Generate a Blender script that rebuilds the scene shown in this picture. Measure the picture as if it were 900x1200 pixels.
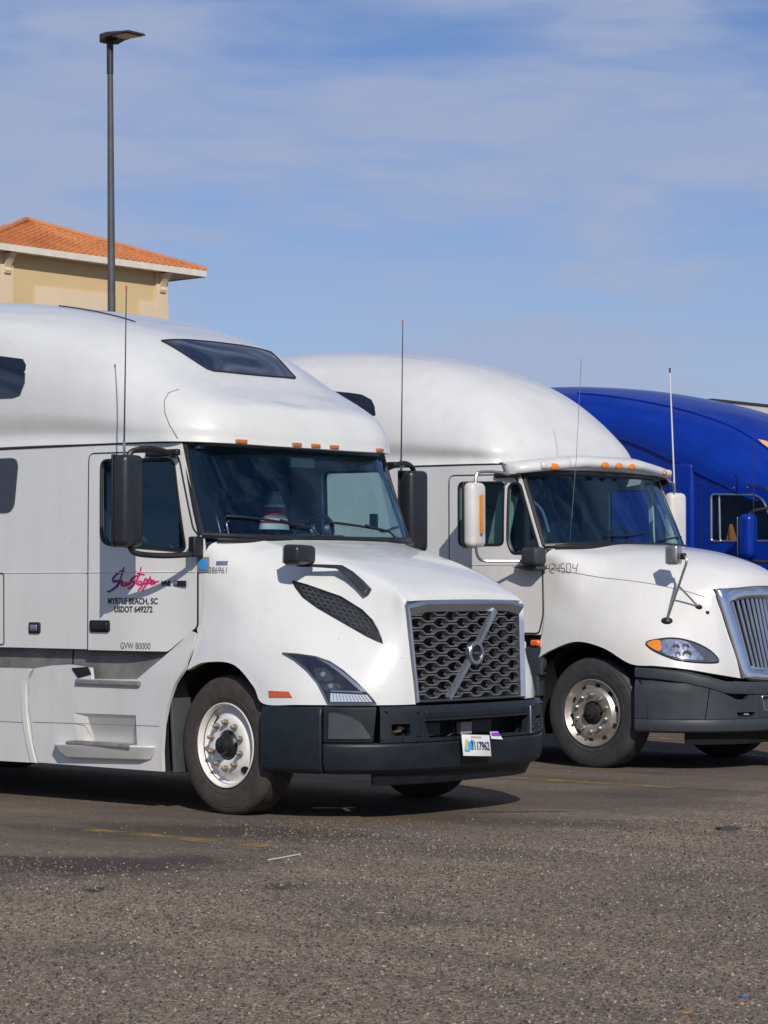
import bpy, bmesh, math, random
import numpy as np
from mathutils import Vector, Matrix
from mathutils.bvhtree import BVHTree
from mathutils.geometry import delaunay_2d_cdt

for o in list(bpy.data.objects):
    bpy.data.objects.remove(o)
scene = bpy.context.scene
COL = scene.collection
R = math.radians
rnd = random.Random(7)

# ------------------------------------------------------------------ camera
cam_data = bpy.data.cameras.new('camera')
cam = bpy.data.objects.new('camera', cam_data)
COL.objects.link(cam)
cam.location = (0, 0, 1.625)
cam.rotation_euler = (R(90) + math.atan(90 / 2900), 0, 0)
cam_data.sensor_fit = 'HORIZONTAL'
cam_data.sensor_width = 36
cam_data.lens = 36 * 2900 / 900
cam_data.clip_start = 0.1
cam_data.clip_end = 6000
scene.camera = cam

# ------------------------------------------------------------------ light
YAW = R(-41)                       # all three trucks are parked parallel
SUN_EL = R(34)
SUN_DIR = Vector((0.215, -0.977, 0)).normalized()      # horizontal direction towards the sun
sun_vec = Vector((SUN_DIR.x * math.cos(SUN_EL), SUN_DIR.y * math.cos(SUN_EL), math.sin(SUN_EL)))
sd = bpy.data.lights.new('sun', 'SUN')
sd.energy = 4.05
sd.angle = R(0.53)
sd.color = (1.0, 0.93, 0.83)
sun = bpy.data.objects.new('sun', sd)
COL.objects.link(sun)
sun.rotation_euler = (-sun_vec).to_track_quat('-Z', 'Y').to_euler()

world = bpy.data.worlds.new('World')
scene.world = world
world.use_nodes = True
wn, wl = world.node_tree.nodes, world.node_tree.links
wn.clear()
w_out = wn.new('ShaderNodeOutputWorld')
w_bg = wn.new('ShaderNodeBackground')
w_bg.inputs['Strength'].default_value = 0.075
w_sky = wn.new('ShaderNodeTexSky')
w_sky.sky_type = 'NISHITA'
w_sky.sun_disc = False
w_sky.sun_elevation = SUN_EL
w_sky.sun_rotation = math.atan2(SUN_DIR.x, SUN_DIR.y)
w_sky.air_density = 1.0
w_sky.dust_density = 0.15
w_sky.ozone_density = 2.2
# thin cirrus veils: noise on the view direction projected to a high flat layer
tc = wn.new('ShaderNodeTexCoord')
sep = wn.new('ShaderNodeSeparateXYZ')
wl.new(tc.outputs['Generated'], sep.inputs[0])


def wmath(op, a, b=None, c=None):
    n = wn.new('ShaderNodeMath')
    n.operation = op
    for i, v in enumerate((a, b, c)):
        if v is None:
            continue
        if isinstance(v, (int, float)):
            n.inputs[i].default_value = v
        else:
            wl.new(v, n.inputs[i])
    return n.outputs[0]


comb = tc


def wnoise(rot, scale, loc, sc, detail, rough, lo, hi):
    m = wn.new('ShaderNodeMapping')
    m.inputs['Rotation'].default_value = (0, R(rot), 0)
    m.inputs['Scale'].default_value = scale
    m.inputs['Location'].default_value = loc
    wl.new(tc.outputs['Generated'], m.inputs[0])
    n = wn.new('ShaderNodeTexNoise')
    n.inputs['Scale'].default_value = sc
    n.inputs['Detail'].default_value = detail
    n.inputs['Roughness'].default_value = rough
    n.inputs['Distortion'].default_value = 0.35
    wl.new(m.outputs[0], n.inputs[0])
    r = wn.new('ShaderNodeMapRange')
    r.interpolation_type = 'SMOOTHSTEP'
    r.inputs[1].default_value = lo
    r.inputs[2].default_value = hi
    wl.new(n.outputs[0], r.inputs[0])
    return r.outputs[0]


c1 = wnoise(-4, (1.0, 1.0, 3.2), (1.622, 3.267, 1.158), 5.0, 5, 0.52, 0.43, 0.60)
c2 = wnoise(12, (1.0, 1.0, 6.0), (4.1, 2.2, 1.0), 9.0, 8, 0.62, 0.38, 0.68)
hz = wn.new('ShaderNodeMapRange')          # thin haze thickening towards the horizon
hz.inputs[1].default_value = 0.02
hz.inputs[2].default_value = 0.2
hz.inputs[3].default_value = 0.6
hz.inputs[4].default_value = 0.0
wl.new(sep.outputs[2], hz.inputs[0])
cov = wmath('MINIMUM', wmath('ADD', wmath('ADD', wmath('MULTIPLY', c1, 0.66), wmath('MULTIPLY', c2, 0.34)), hz.outputs[0]), 0.85)
w_mix = wn.new('ShaderNodeMix')
w_mix.data_type = 'RGBA'
w_mix.inputs[7].default_value = (5.4, 6.3, 8.8, 1)
wl.new(cov, w_mix.inputs[0])
w_tint = wn.new('ShaderNodeMix')
w_tint.data_type = 'RGBA'
w_tint.blend_type = 'MULTIPLY'
w_tint.inputs[0].default_value = 1.0
w_tint.inputs[7].default_value = (0.80, 0.90, 1.22, 1)
wl.new(w_sky.outputs[0], w_tint.inputs[6])
wl.new(w_tint.outputs[2], w_mix.inputs[6])
wl.new(w_mix.outputs[2], w_bg.inputs['Color'])
wl.new(w_bg.outputs[0], w_out.inputs['Surface'])

vs = scene.view_settings
vs.view_transform = 'Standard'
vs.look = 'None'
vs.gamma = 1
vs.exposure = -0.13
vs.use_curve_mapping = False
scene.cycles.use_denoising = True

# ------------------------------------------------------------------ materials
MATS = {}


def mat(name, col, rough=0.5, metal=0.0, coat=0.0, var=0.06, vscale=6.0, bump=0.0, bscale=60.0, spec=None, col2=None, rvar=0.08):
    """Principled material whose colour and gloss wander with noise (dust, wear)."""
    if name in MATS:
        return MATS[name]
    m = bpy.data.materials.new(name)
    m.use_nodes = True
    n, l = m.node_tree.nodes, m.node_tree.links
    p = n['Principled BSDF']
    t = n.new('ShaderNodeTexCoord')
    nz = n.new('ShaderNodeTexNoise')
    nz.inputs['Scale'].default_value = vscale
    nz.inputs['Detail'].default_value = 7
    nz.inputs['Roughness'].default_value = 0.62
    l.new(t.outputs['Object'], nz.inputs['Vector'])
    mx = n.new('ShaderNodeMix')
    mx.data_type = 'RGBA'
    a = col2 if col2 else tuple(c * (1 - var) for c in col)
    b = col if col2 else tuple(min(1, c * (1 + var)) for c in col)
    mx.inputs[6].default_value = (*a, 1)
    mx.inputs[7].default_value = (*b, 1)
    cr_ = n.new('ShaderNodeMapRange')
    cr_.inputs[1].default_value = 0.35
    cr_.inputs[2].default_value = 0.65
    l.new(nz.outputs[0], cr_.inputs[0])
    l.new(cr_.outputs[0], mx.inputs[0])
    l.new(mx.outputs[2], p.inputs['Base Color'])
    rr = n.new('ShaderNodeMapRange')
    rr.inputs[3].default_value = max(0.02, rough - rvar)
    rr.inputs[4].default_value = min(1, rough + rvar)
    l.new(nz.outputs[0], rr.inputs[0])
    l.new(rr.outputs[0], p.inputs['Roughness'])
    p.inputs['Metallic'].default_value = metal
    p.inputs['Coat Weight'].default_value = coat
    p.inputs['Coat Roughness'].default_value = 0.045
    if spec is not None:
        p.inputs['Specular IOR Level'].default_value = spec
    if bump:
        bz = n.new('ShaderNodeTexNoise')
        bz.inputs['Scale'].default_value = bscale
        bz.inputs['Detail'].default_value = 4
        l.new(t.outputs['Object'], bz.inputs['Vector'])
        bn = n.new('ShaderNodeBump')
        bn.inputs['Strength'].default_value = bump
        bn.inputs['Distance'].default_value = 0.004
        l.new(bz.outputs[0], bn.inputs['Height'])
        l.new(bn.outputs[0], p.inputs['Normal'])
    MATS[name] = m
    return m


def glass_mat(name, tint, gloss=1.0):
    """Thin automotive glass: tinted see-through plus Fresnel mirror of the sky."""
    m = bpy.data.materials.new(name)
    m.use_nodes = True
    n, l = m.node_tree.nodes, m.node_tree.links
    n.clear()
    out = n.new('ShaderNodeOutputMaterial')
    tr = n.new('ShaderNodeBsdfTransparent')
    nz = n.new('ShaderNodeTexNoise')
    nz.inputs['Scale'].default_value = 9
    nz.inputs['Detail'].default_value = 8
    mx = n.new('ShaderNodeMix')
    mx.data_type = 'RGBA'
    mx.inputs[6].default_value = (*[c * 0.95 for c in tint], 1)
    mx.inputs[7].default_value = (*tint, 1)
    l.new(nz.outputs[0], mx.inputs[0])
    l.new(mx.outputs[2], tr.inputs[0])
    gl = n.new('ShaderNodeBsdfGlossy')
    gl.inputs['Roughness'].default_value = 0.02
    gl.inputs['Color'].default_value = (gloss * 0.5, gloss * 0.8, gloss, 1)
    # Schlick reflectance from |N.I|, the same from either side of the pane
    ge = n.new('ShaderNodeNewGeometry')
    dt = n.new('ShaderNodeVectorMath')
    dt.operation = 'DOT_PRODUCT'
    l.new(ge.outputs['Normal'], dt.inputs[0])
    l.new(ge.outputs['Incoming'], dt.inputs[1])
    v_ = dt.outputs['Value']
    for op, a, b in (('ABSOLUTE', None, None), ('SUBTRACT', 1.0, None), ('POWER', None, 5.0), ('MULTIPLY_ADD', None, 0.93)):
        q = n.new('ShaderNodeMath')
        q.operation = op
        if a is not None:
            q.inputs[0].default_value = a
            l.new(v_, q.inputs[1])
        else:
            l.new(v_, q.inputs[0])
            if b is not None:
                q.inputs[1].default_value = b
        if op == 'MULTIPLY_ADD':
            q.inputs[2].default_value = 0.07
        v_ = q.outputs[0]
    sh = n.new('ShaderNodeMixShader')
    l.new(v_, sh.inputs[0])
    l.new(tr.outputs[0], sh.inputs[1])
    l.new(gl.outputs[0], sh.inputs[2])
    l.new(sh.outputs[0], out.inputs[0])
    MATS[name] = m
    return m


def grime(m, amount, speck):
    """Road film in soft vertical runs and small bug specks over a paint."""
    n, l = m.node_tree.nodes, m.node_tree.links
    p = n['Principled BSDF']
    src = p.inputs['Base Color'].links[0].from_socket
    t = n.new('ShaderNodeTexCoord')
    mp = n.new('ShaderNodeMapping')
    mp.inputs['Scale'].default_value = (3.2, 3.2, 0.55)
    l.new(t.outputs['Object'], mp.inputs[0])
    nz = n.new('ShaderNodeTexNoise')
    nz.inputs['Scale'].default_value = 1.7
    nz.inputs['Detail'].default_value = 9
    nz.inputs['Roughness'].default_value = 0.66
    l.new(mp.outputs[0], nz.inputs['Vector'])
    r = n.new('ShaderNodeMapRange')
    r.inputs[1].default_value = 0.42
    r.inputs[2].default_value = 0.78
    r.inputs[4].default_value = amount
    l.new(nz.outputs[0], r.inputs[0])
    mx = n.new('ShaderNodeMix')
    mx.data_type = 'RGBA'
    mx.inputs[7].default_value = (0.42, 0.38, 0.32, 1)
    l.new(r.outputs[0], mx.inputs[0])
    l.new(src, mx.inputs[6])
    v = n.new('ShaderNodeTexVoronoi')
    v.inputs['Scale'].default_value = 7.5
    l.new(t.outputs['Object'], v.inputs['Vector'])
    s = n.new('ShaderNodeMapRange')
    s.inputs[1].default_value = 0.028
    s.inputs[2].default_value = 0.045
    s.inputs[3].default_value = speck
    s.inputs[4].default_value = 0.0
    l.new(v.outputs['Distance'], s.inputs[0])
    m2 = n.new('ShaderNodeMix')
    m2.data_type = 'RGBA'
    m2.inputs[7].default_value = (0.16, 0.13, 0.10, 1)
    l.new(s.outputs[0], m2.inputs[0])
    l.new(mx.outputs[2], m2.inputs[6])
    l.new(m2.outputs[2], p.inputs['Base Color'])
    return m


M_WHITE = grime(mat('white_paint', (0.665, 0.68, 0.665), 0.32, coat=0.6, var=0.012, vscale=2.5), 0.16, 0.55)
M_WHITE2 = grime(mat('white_paint_older', (0.66, 0.66, 0.65), 0.34, coat=0.55, var=0.015, vscale=2.5), 0.2, 0.6)
M_SKIRT = grime(mat('white_moulded_plastic', (0.62, 0.62, 0.61), 0.42, coat=0.2, var=0.03, vscale=3), 0.3, 0.5)
M_BLUE = mat('blue_paint', (0.0003, 0.023, 0.25), 0.3, coat=0.22, var=0.12, vscale=3, spec=0.25)
M_BUMP1 = mat('slate_plastic', (0.0105, 0.0155, 0.021), 0.46, var=0.25, vscale=5, bump=0.05, bscale=300, spec=0.4)
M_BUMP2 = mat('grey_plastic', (0.036, 0.043, 0.052), 0.48, var=0.16, vscale=5, bump=0.06, bscale=300, spec=0.35)
M_BLACK = mat('black_plastic', (0.010, 0.011, 0.013), 0.42, var=0.2, vscale=12)
M_MIRROR_H = mat('charcoal_mirror_shell', (0.016, 0.019, 0.024), 0.36, var=0.15, vscale=8)
M_DARK = mat('underbody_black', (0.008, 0.008, 0.009), 0.8, var=0.3)
M_SEAM = mat('seam_black', (0.012, 0.012, 0.013), 0.7, var=0.2)
M_RUBBER = mat('tyre_rubber', (0.052, 0.044, 0.038), 0.8, var=0.25, vscale=9, bump=0.2, bscale=90)
M_RUBBER2 = mat('tyre_rubber_clean', (0.036, 0.037, 0.039), 0.6, var=0.25, vscale=9, bump=0.15, bscale=90)
M_CHROME = mat('chrome', (0.72, 0.74, 0.77), 0.13, metal=1, var=0.04, rvar=0.05)
M_SATIN = mat('satin_silver', (0.42, 0.45, 0.5), 0.3, metal=0.9, var=0.06, rvar=0.06)
M_ALU = mat('worn_aluminium', (0.48, 0.45, 0.41), 0.42, metal=0.75, var=0.15, vscale=8, bump=0.05)
M_RIMW = mat('white_wheel_paint', (0.74, 0.72, 0.69), 0.38, coat=0.2, var=0.05, vscale=7)
M_STEEL = mat('steel_bar', (0.55, 0.53, 0.5), 0.28, metal=0.95, var=0.1)
M_BRASS = mat('dirty_nut', (0.30, 0.24, 0.17), 0.5, metal=0.6, var=0.35, vscale=40)
M_AMBER = mat('amber_lens', (0.75, 0.22, 0.015), 0.25, coat=0.6, var=0.1, vscale=40)
M_MARK = mat('marker_lens', (0.46, 0.13, 0.02), 0.3, coat=0.6, var=0.15, vscale=60)
M_REDAMB = mat('red_marker_lens', (0.55, 0.085, 0.015), 0.3, coat=0.6, var=0.15, vscale=60)
M_DGLASS = mat('privacy_glass', (0.006, 0.009, 0.018), 0.07, var=0.2, coat=1.0, rvar=0.03)
M_GLASS = glass_mat('windscreen_glass', (0.62, 0.80, 0.86))
M_SGLASS = glass_mat('side_glass', (0.62, 0.76, 0.75))
M_LENS = glass_mat('clear_lens', (0.9, 0.92, 0.95))
M_INT = mat('cab_interior', (0.03, 0.055, 0.10), 0.8, var=0.2)
M_INT2 = mat('cab_interior_light', (0.09, 0.14, 0.19), 0.8, var=0.15)
M_TREAD = mat('step_tread', (0.25, 0.25, 0.24), 0.6, metal=0.3, var=0.2, vscale=20)
M_INK = mat('black_ink', (0.03, 0.03, 0.035), 0.5)
M_GREYINK = mat('grey_ink', (0.16, 0.16, 0.17), 0.5)


# ------------------------------------------------------------------ mesh helpers
def link(name, me, m, parent=None, smooth=True, angle=35):
    o = bpy.data.objects.new(name, me)
    COL.objects.link(o)
    if m is not None:
        me.materials.append(m)
    if smooth:
        me.shade_smooth()
        if angle:
            me.set_sharp_from_angle(angle=R(angle))
    if parent is not None:
        o.parent = parent
    return o


def raw(name, verts, faces, m, parent=None, smooth=True, angle=35, merge=1e-4, fix=True):
    bm = bmesh.new()
    vs_ = [bm.verts.new(tuple(map(float, v))) for v in verts]
    for f in faces:
        try:
            bm.faces.new([vs_[i] for i in f])
        except ValueError:
            pass
    if merge:
        bmesh.ops.remove_doubles(bm, verts=bm.verts, dist=merge)
    bmesh.ops.dissolve_degenerate(bm, dist=1e-6, edges=bm.edges)
    if fix:
        bmesh.ops.recalc_face_normals(bm, faces=bm.faces)
    me = bpy.data.meshes.new(name)
    bm.to_mesh(me)
    bm.free()
    return link(name, me, m, parent, smooth, angle)


class MB:
    """Collects simple solids into one mesh."""

    def __init__(s):
        s.v, s.f = [], []

    def add(s, v, f):
        o = len(s.v)
        s.v += [tuple(map(float, p)) for p in v]
        s.f += [tuple(i + o for i in q) for q in f]
        return s

    def box(s, c, d, rot=None):
        hx, hy, hz = d[0] / 2, d[1] / 2, d[2] / 2
        v = [Vector((sx * hx, sy * hy, sz * hz)) for sx in (-1, 1) for sy in (-1, 1) for sz in (-1, 1)]
        if rot is not None:
            v = [rot @ p for p in v]
        v = [p + Vector(c) for p in v]
        return s.add(v, [(0, 1, 3, 2), (4, 6, 7, 5), (0, 4, 5, 1), (2, 3, 7, 6), (0, 2, 6, 4), (1, 5, 7, 3)])

    def tube(s, pts, r, n=10, caps=True):
        pts = [Vector(p) for p in pts]
        rr = r if isinstance(r, (list, tuple)) else [r] * len(pts)
        v, f = [], []
        prev = None
        for i, p in enumerate(pts):
            a = pts[max(i - 1, 0)]
            b = pts[min(i + 1, len(pts) - 1)]
            t = (b - a).normalized()
            if prev is None:
                u = t.orthogonal().normalized()
            else:
                u = (prev - t * prev.dot(t)).normalized()
            prev = u
            w = t.cross(u)
            for k in range(n):
                an = 2 * math.pi * k / n
                v.append(p + (u * math.cos(an) + w * math.sin(an)) * rr[i])
        for i in range(len(pts) - 1):
            for k in range(n):
                f.append((i * n + k, i * n + (k + 1) % n, (i + 1) * n + (k + 1) % n, (i + 1) * n + k))
        if caps:
            f.append(tuple(range(n))[::-1])
            f.append(tuple((len(pts) - 1) * n + k for k in range(n)))
        return s.add(v, f)

    def prism(s, poly, a, b):
        """poly: list of 3D points; swept by vector b-a"""
        n = len(poly)
        d = Vector(b) - Vector(a)
        v = [Vector(p) for p in poly] + [Vector(p) + d for p in poly]
        f = [tuple(range(n)), tuple(range(2 * n - 1, n - 1, -1))]
        f += [(i, (i + 1) % n, n + (i + 1) % n, n + i) for i in range(n)]
        return s.add(v, f)

    def lathe(s, prof, n=48, axis='y', c=(0, 0, 0)):
        """prof: (radius, along axis)"""
        v, f = [], []
        k = len(prof)
        for i in range(n):
            a = 2 * math.pi * i / n
            for r, h in prof:
                if axis == 'y':
                    v.append((c[0] + r * math.cos(a), c[1] + h, c[2] + r * math.sin(a)))
                else:
                    v.append((c[0] + r * math.cos(a), c[1] + r * math.sin(a), c[2] + h))
        for i in range(n):
            j = (i + 1) % n
            for q in range(k - 1):
                f.append((i * k + q, j * k + q, j * k + q + 1, i * k + q + 1))
        return s.add(v, f)

    def build(s, name, m, parent=None, smooth=True, angle=35, bevel=0):
        o = raw(name, s.v, s.f, m, parent, smooth, angle, merge=1e-5)
        if bevel:
            b = o.modifiers.new('bevel', 'BEVEL')
            b.width = bevel
            b.segments = 2
            b.limit_method = 'ANGLE'
            b.angle_limit = R(40)
        return o


def cr(P, n, g0=None, g1=None):
    """Catmull-Rom through the rows of P, n samples per span."""
    P = np.asarray(P, float)
    a = 2 * P[0] - P[1] if g0 is None else np.asarray(g0, float)
    b = 2 * P[-1] - P[-2] if g1 is None else np.asarray(g1, float)
    Q = np.concatenate([a[None], P, b[None]])
    out = []
    for i in range(1, len(Q) - 2):
        p0, p1, p2, p3 = Q[i - 1:i + 3]
        for k in range(n):
            t = k / n
            out.append(0.5 * (2 * p1 + (p2 - p0) * t + (2 * p0 - 5 * p1 + 4 * p2 - p3) * t * t + (3 * p1 - p0 - 3 * p2 + p3) * t ** 3))
    out.append(P[-1])
    return np.array(out)


FLIP = np.array([1, -1, 1.0])


def surf(net, nu, nv, sym_v0=False, sym_u1=False):
    """Smooth surface through net[u][v]. sym_v0: v=0 lies on the mirror plane; sym_u1: the last u too."""
    net = np.asarray(net, float)
    g1 = net[-2] * FLIP if sym_u1 else None
    A = cr(net, nu, None, g1)
    B = A.transpose(1, 0, 2)
    g0 = B[1] * FLIP if sym_v0 else None
    G = cr(B, nv, g0, None)
    return G.transpose(1, 0, 2)          # [u][v]


def grid_vf(G):
    nu, nv = G.shape[:2]
    v = [tuple(p) for p in G.reshape(-1, 3)]
    f = [(i * nv + j, (i + 1) * nv + j, (i + 1) * nv + j + 1, i * nv + j + 1) for i in range(nu - 1) for j in range(nv - 1)]
    return v, f


def mirrored(v, f):
    n = len(v)
    v2 = v + [(p[0], -p[1], p[2]) for p in v]
    f2 = f + [tuple(i + n for i in q[::-1]) for q in f]
    return v2, f2


def thick(o, t, off=-1):
    s = o.modifiers.new('solid', 'SOLIDIFY')
    s.thickness = t
    s.offset = off
    e = o.modifiers.new('split', 'EDGE_SPLIT')
    e.split_angle = R(45)
    return o


def bvh_of(o):
    me = o.data
    return BVHTree.FromPolygons([v.co.copy() for v in me.vertices], [tuple(p.vertices) for p in me.polygons])


def inside(p, poly):
    x, y = p
    c = False
    j = len(poly) - 1
    for i in range(len(poly)):
        xi, yi = poly[i]
        xj, yj = poly[j]
        if (yi > y) != (yj > y) and x < (xj - xi) * (y - yi) / (yj - yi) + xi:
            c = not c
        j = i
    return c


def refine(poly, step):
    out = []
    for i in range(len(poly)):
        a, b = Vector(poly[i]), Vector(poly[(i + 1) % len(poly)])
        n = max(1, int(math.ceil((b - a).length / step)))
        for k in range(n):
            out.append(a.lerp(b, k / n))
    return out


def roundpoly(poly, r, n=5):
    """Round the corners of a 2D polygon."""
    out = []
    k = len(poly)
    for i in range(k):
        p0, p, p1 = (Vector(poly[j % k]) for j in (i - 1, i, i + 1))
        rr = r[i] if isinstance(r, (list, tuple)) else r
        if rr <= 0:
            out.append(tuple(p))
            continue
        a, b = (p0 - p), (p1 - p)
        d = min(rr, a.length * .49, b.length * .49)
        A, B = p + a.normalized() * d, p + b.normalized() * d
        for q in range(n + 1):
            t = q / n
            out.append(tuple(A * (1 - t) ** 2 + p * 2 * t * (1 - t) + B * t * t))
    return out


def smoothclosed(pts, n=4):
    P = np.asarray(pts, float)
    k = len(P)
    out = []
    for i in range(k):
        p0, p1, p2, p3 = (P[(i + j) % k] for j in (-1, 0, 1, 2))
        for q in range(n):
            t = q / n
            out.append(tuple(0.5 * (2 * p1 + (p2 - p0) * t + (2 * p0 - 5 * p1 + 4 * p2 - p3) * t * t + (3 * p1 - p0 - 3 * p2 + p3) * t ** 3)))
    return out


def cdt(outline, holes=(), step=0.08):
    """2D constrained triangulation with interior points. Returns pts, tris, list of loops(indices)."""
    loops = [refine(outline, step)] + [refine(h, step) for h in holes]
    pts, edges = [], []
    for L in loops:
        o = len(pts)
        pts += [Vector(p) for p in L]
        edges += [(o + i, o + (i + 1) % len(L)) for i in range(len(L))]
    ol = [tuple(p) for p in loops[0]]
    hl = [[tuple(p) for p in h] for h in loops[1:]]
    xs = [p[0] for p in ol]
    ys = [p[1] for p in ol]
    nb = len(pts)
    bp = np.array([tuple(p) for p in pts])
    y = min(ys) + step * .5
    while y < max(ys):
        x = min(xs) + step * .5
        while x < max(xs):
            if inside((x, y), ol) and not any(inside((x, y), h) for h in hl):
                if np.min(np.hypot(bp[:nb, 0] - x, bp[:nb, 1] - y)) > step * .45:
                    pts.append(Vector((x, y)))
            x += step
        y += step
    V, E_, F_, *_ = delaunay_2d_cdt(pts, edges, [], 0, 1e-6)
    tris = []
    for f in F_:
        c = sum((V[i] for i in f), Vector((0, 0))) / len(f)
        if inside(tuple(c), ol) and not any(inside(tuple(c), h) for h in hl):
            tris.append(tuple(f))
    return [tuple(v) for v in V], tris


def sidepanel(name, outline, yfun, m, parent, holes=(), t=0.02, step=0.1, side=-1, angle=40):
    """Panel drawn in side view (x,z) with its depth given by yfun(x,z) (positive); side -1 is the truck's near side."""
    P, T = cdt(outline, holes, step)
    v = [(x, side * yfun(x, z), z) for x, z in P]
    o = raw(name, v, T, m, parent, True, angle, merge=1e-5)
    # outward normals
    me = o.data
    if sum(p.normal.y for p in me.polygons) * side < 0:
        me.flip_normals()
    if t:
        thick(o, t)
    return o


def skin(name, outline, bvh, off, m, parent, step=0.03, depth=0.006, toward=None, angle=50, holes=()):
    """Panel that lies on a curved surface: 3D outline -> best plane -> triangulated -> cast back on the surface."""
    pts = [Vector(p) for p in outline]
    c = sum(pts, Vector()) / len(pts)
    nrm = Vector()
    for i in range(len(pts)):
        a, b = pts[i] - c, pts[(i + 1) % len(pts)] - c
        nrm += a.cross(b)
    nrm.normalize()
    if toward is not None and nrm.dot(Vector(toward)) < 0:
        nrm = -nrm
    u = nrm.orthogonal().normalized()
    if abs(nrm.z) < 0.98:
        u = Vector((0, 0, 1)).cross(nrm).normalized()
    w = nrm.cross(u)
    to2 = lambda p: ((p - c).dot(u), (p - c).dot(w))
    P, T = cdt([to2(p) for p in pts], [[to2(Vector(p)) for p in h] for h in holes], step)
    top = []
    bot = []
    for x, y in P:
        q = c + u * x + w * y
        h = bvh.ray_cast(q + nrm * 0.4, -nrm, 0.8)
        if h[0] is None:
            h = bvh.find_nearest(q)
        n = h[1]
        if n.dot(nrm) < 0:
            n = -n
        top.append(h[0] + n * off)
        bot.append(h[0] + n * (off - depth))
    k = len(P)
    cnt = {}
    for t in T:
        for i in range(len(t)):
            e = (t[i], t[(i + 1) % len(t)])
            cnt[tuple(sorted(e))] = cnt.get(tuple(sorted(e)), 0) + 1
    F = list(T)
    used = {}
    for t in T:
        for i in range(len(t)):
            e = (t[i], t[(i + 1) % len(t)])
            if cnt[tuple(sorted(e))] == 1:
                F.append((e[1], e[0], e[0] + k, e[1] + k))
    return raw(name, top + bot, F, m, parent, True, angle, merge=0, fix=True)


def snap(bvh, p, off=0.0, direction=None):
    p = Vector(p)
    h = None
    if direction is not None:
        d = Vector(direction).normalized()
        h = bvh.ray_cast(p - d * 0.6, d, 1.6)
        if h[0] is None:
            h = None
    if h is None:
        h = bvh.find_nearest(p)
    n = h[1]
    if direction is not None and n.dot(Vector(direction)) > 0:
        n = -n
    return h[0] + n * off


def rbox(name, c, d, r, m, parent, rot=None, seg=4, taper=None):
    """Rounded box; taper(v) may reshape the vertices (box centred at the origin)."""
    bm = bmesh.new()
    bmesh.ops.create_cube(bm, size=1)
    for v in bm.verts:
        v.co = Vector((v.co.x * d[0], v.co.y * d[1], v.co.z * d[2]))
        if taper:
            v.co = Vector(taper(v.co))
    bmesh.ops.bevel(bm, geom=list(bm.edges), offset=r, segments=seg, profile=0.5, affect='EDGES')
    for v in bm.verts:
        if rot is not None:
            v.co = rot @ v.co
        v.co += Vector(c)
    me = bpy.data.meshes.new(name)
    bm.to_mesh(me)
    bm.free()
    return link(name, me, m, parent, True, 40)


def text(name, body, size, origin, right, up, m, parent, bold=0.0, align='LEFT', ext=0.001, sx=1.0, shear=0.0, bvh=None, off=0.003):
    cu = bpy.data.curves.new('txt', 'FONT')
    cu.body = body
    cu.size = size
    cu.align_x = align
    cu.extrude = ext
    cu.offset = bold
    cu.shear = shear
    cu.resolution_u = 4
    ob = bpy.data.objects.new('txt', cu)
    COL.objects.link(ob)
    dg = bpy.context.evaluated_depsgraph_get()
    me = bpy.data.meshes.new_from_object(ob.evaluated_get(dg))
    bpy.data.objects.remove(ob)
    r = Vector(right).normalized()
    u = Vector(up).normalized()
    n = r.cross(u)
    o_ = Vector(origin)
    for v in me.vertices:
        p = o_ + r * v.co.x * sx + u * v.co.y + n * v.co.z
        if bvh is not None:
            h = bvh.ray_cast(p + n * 0.3, -n, 0.7)
            if h[0] is not None:
                p = h[0] + n * (off + v.co.z)
        v.co = p
    me.name = name
    return link(name, me, m, parent, False)


def tag(o, label, cat, group=None, kind=None):
    if label:
        o['label'] = label
    if cat:
        o['category'] = cat
    if group:
        o['group'] = group
    if kind:
        o['kind'] = kind
    return o


def empty(name, loc, rz=0.0):
    o = bpy.data.objects.new(name, None)
    COL.objects.link(o)
    o.location = loc
    o.rotation_euler = (0, 0, rz)
    o.empty_display_size = 0.3
    return o


def free(o, loc, rz):
    """Turn a mesh modelled in a truck's frame into a thing of its own, standing where it was."""
    o.parent = None
    c = sum((v.co for v in o.data.vertices), Vector()) / len(o.data.vertices)
    for v in o.data.vertices:
        v.co -= c
    M = Matrix.Translation(loc) @ Matrix.Rotation(rz, 4, 'Z')
    o.location = M @ c
    o.rotation_euler = (0, 0, rz)
    return o


def sstep(a, b, x):
    t = min(1, max(0, (x - a) / (b - a)))
    return t * t * (3 - 2 * t)



# ------------------------------------------------------------------ ground
T1_LOC = (-0.3735, 18.7336, 0.0)
T2_LOC = (2.6489, 23.3955, 0.0)
T3_LOC = (5.6713, 28.0574, 0.0)
FW = Vector((math.cos(YAW), math.sin(YAW), 0))
LF = Vector((-math.sin(YAW), math.cos(YAW), 0))


def stall(x, y, z=0.0):
    """A point in the first truck's frame (x along the stalls, y across them) in the world."""
    return Vector(T1_LOC) + FW * x + LF * y + Vector((0, 0, z))


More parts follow.
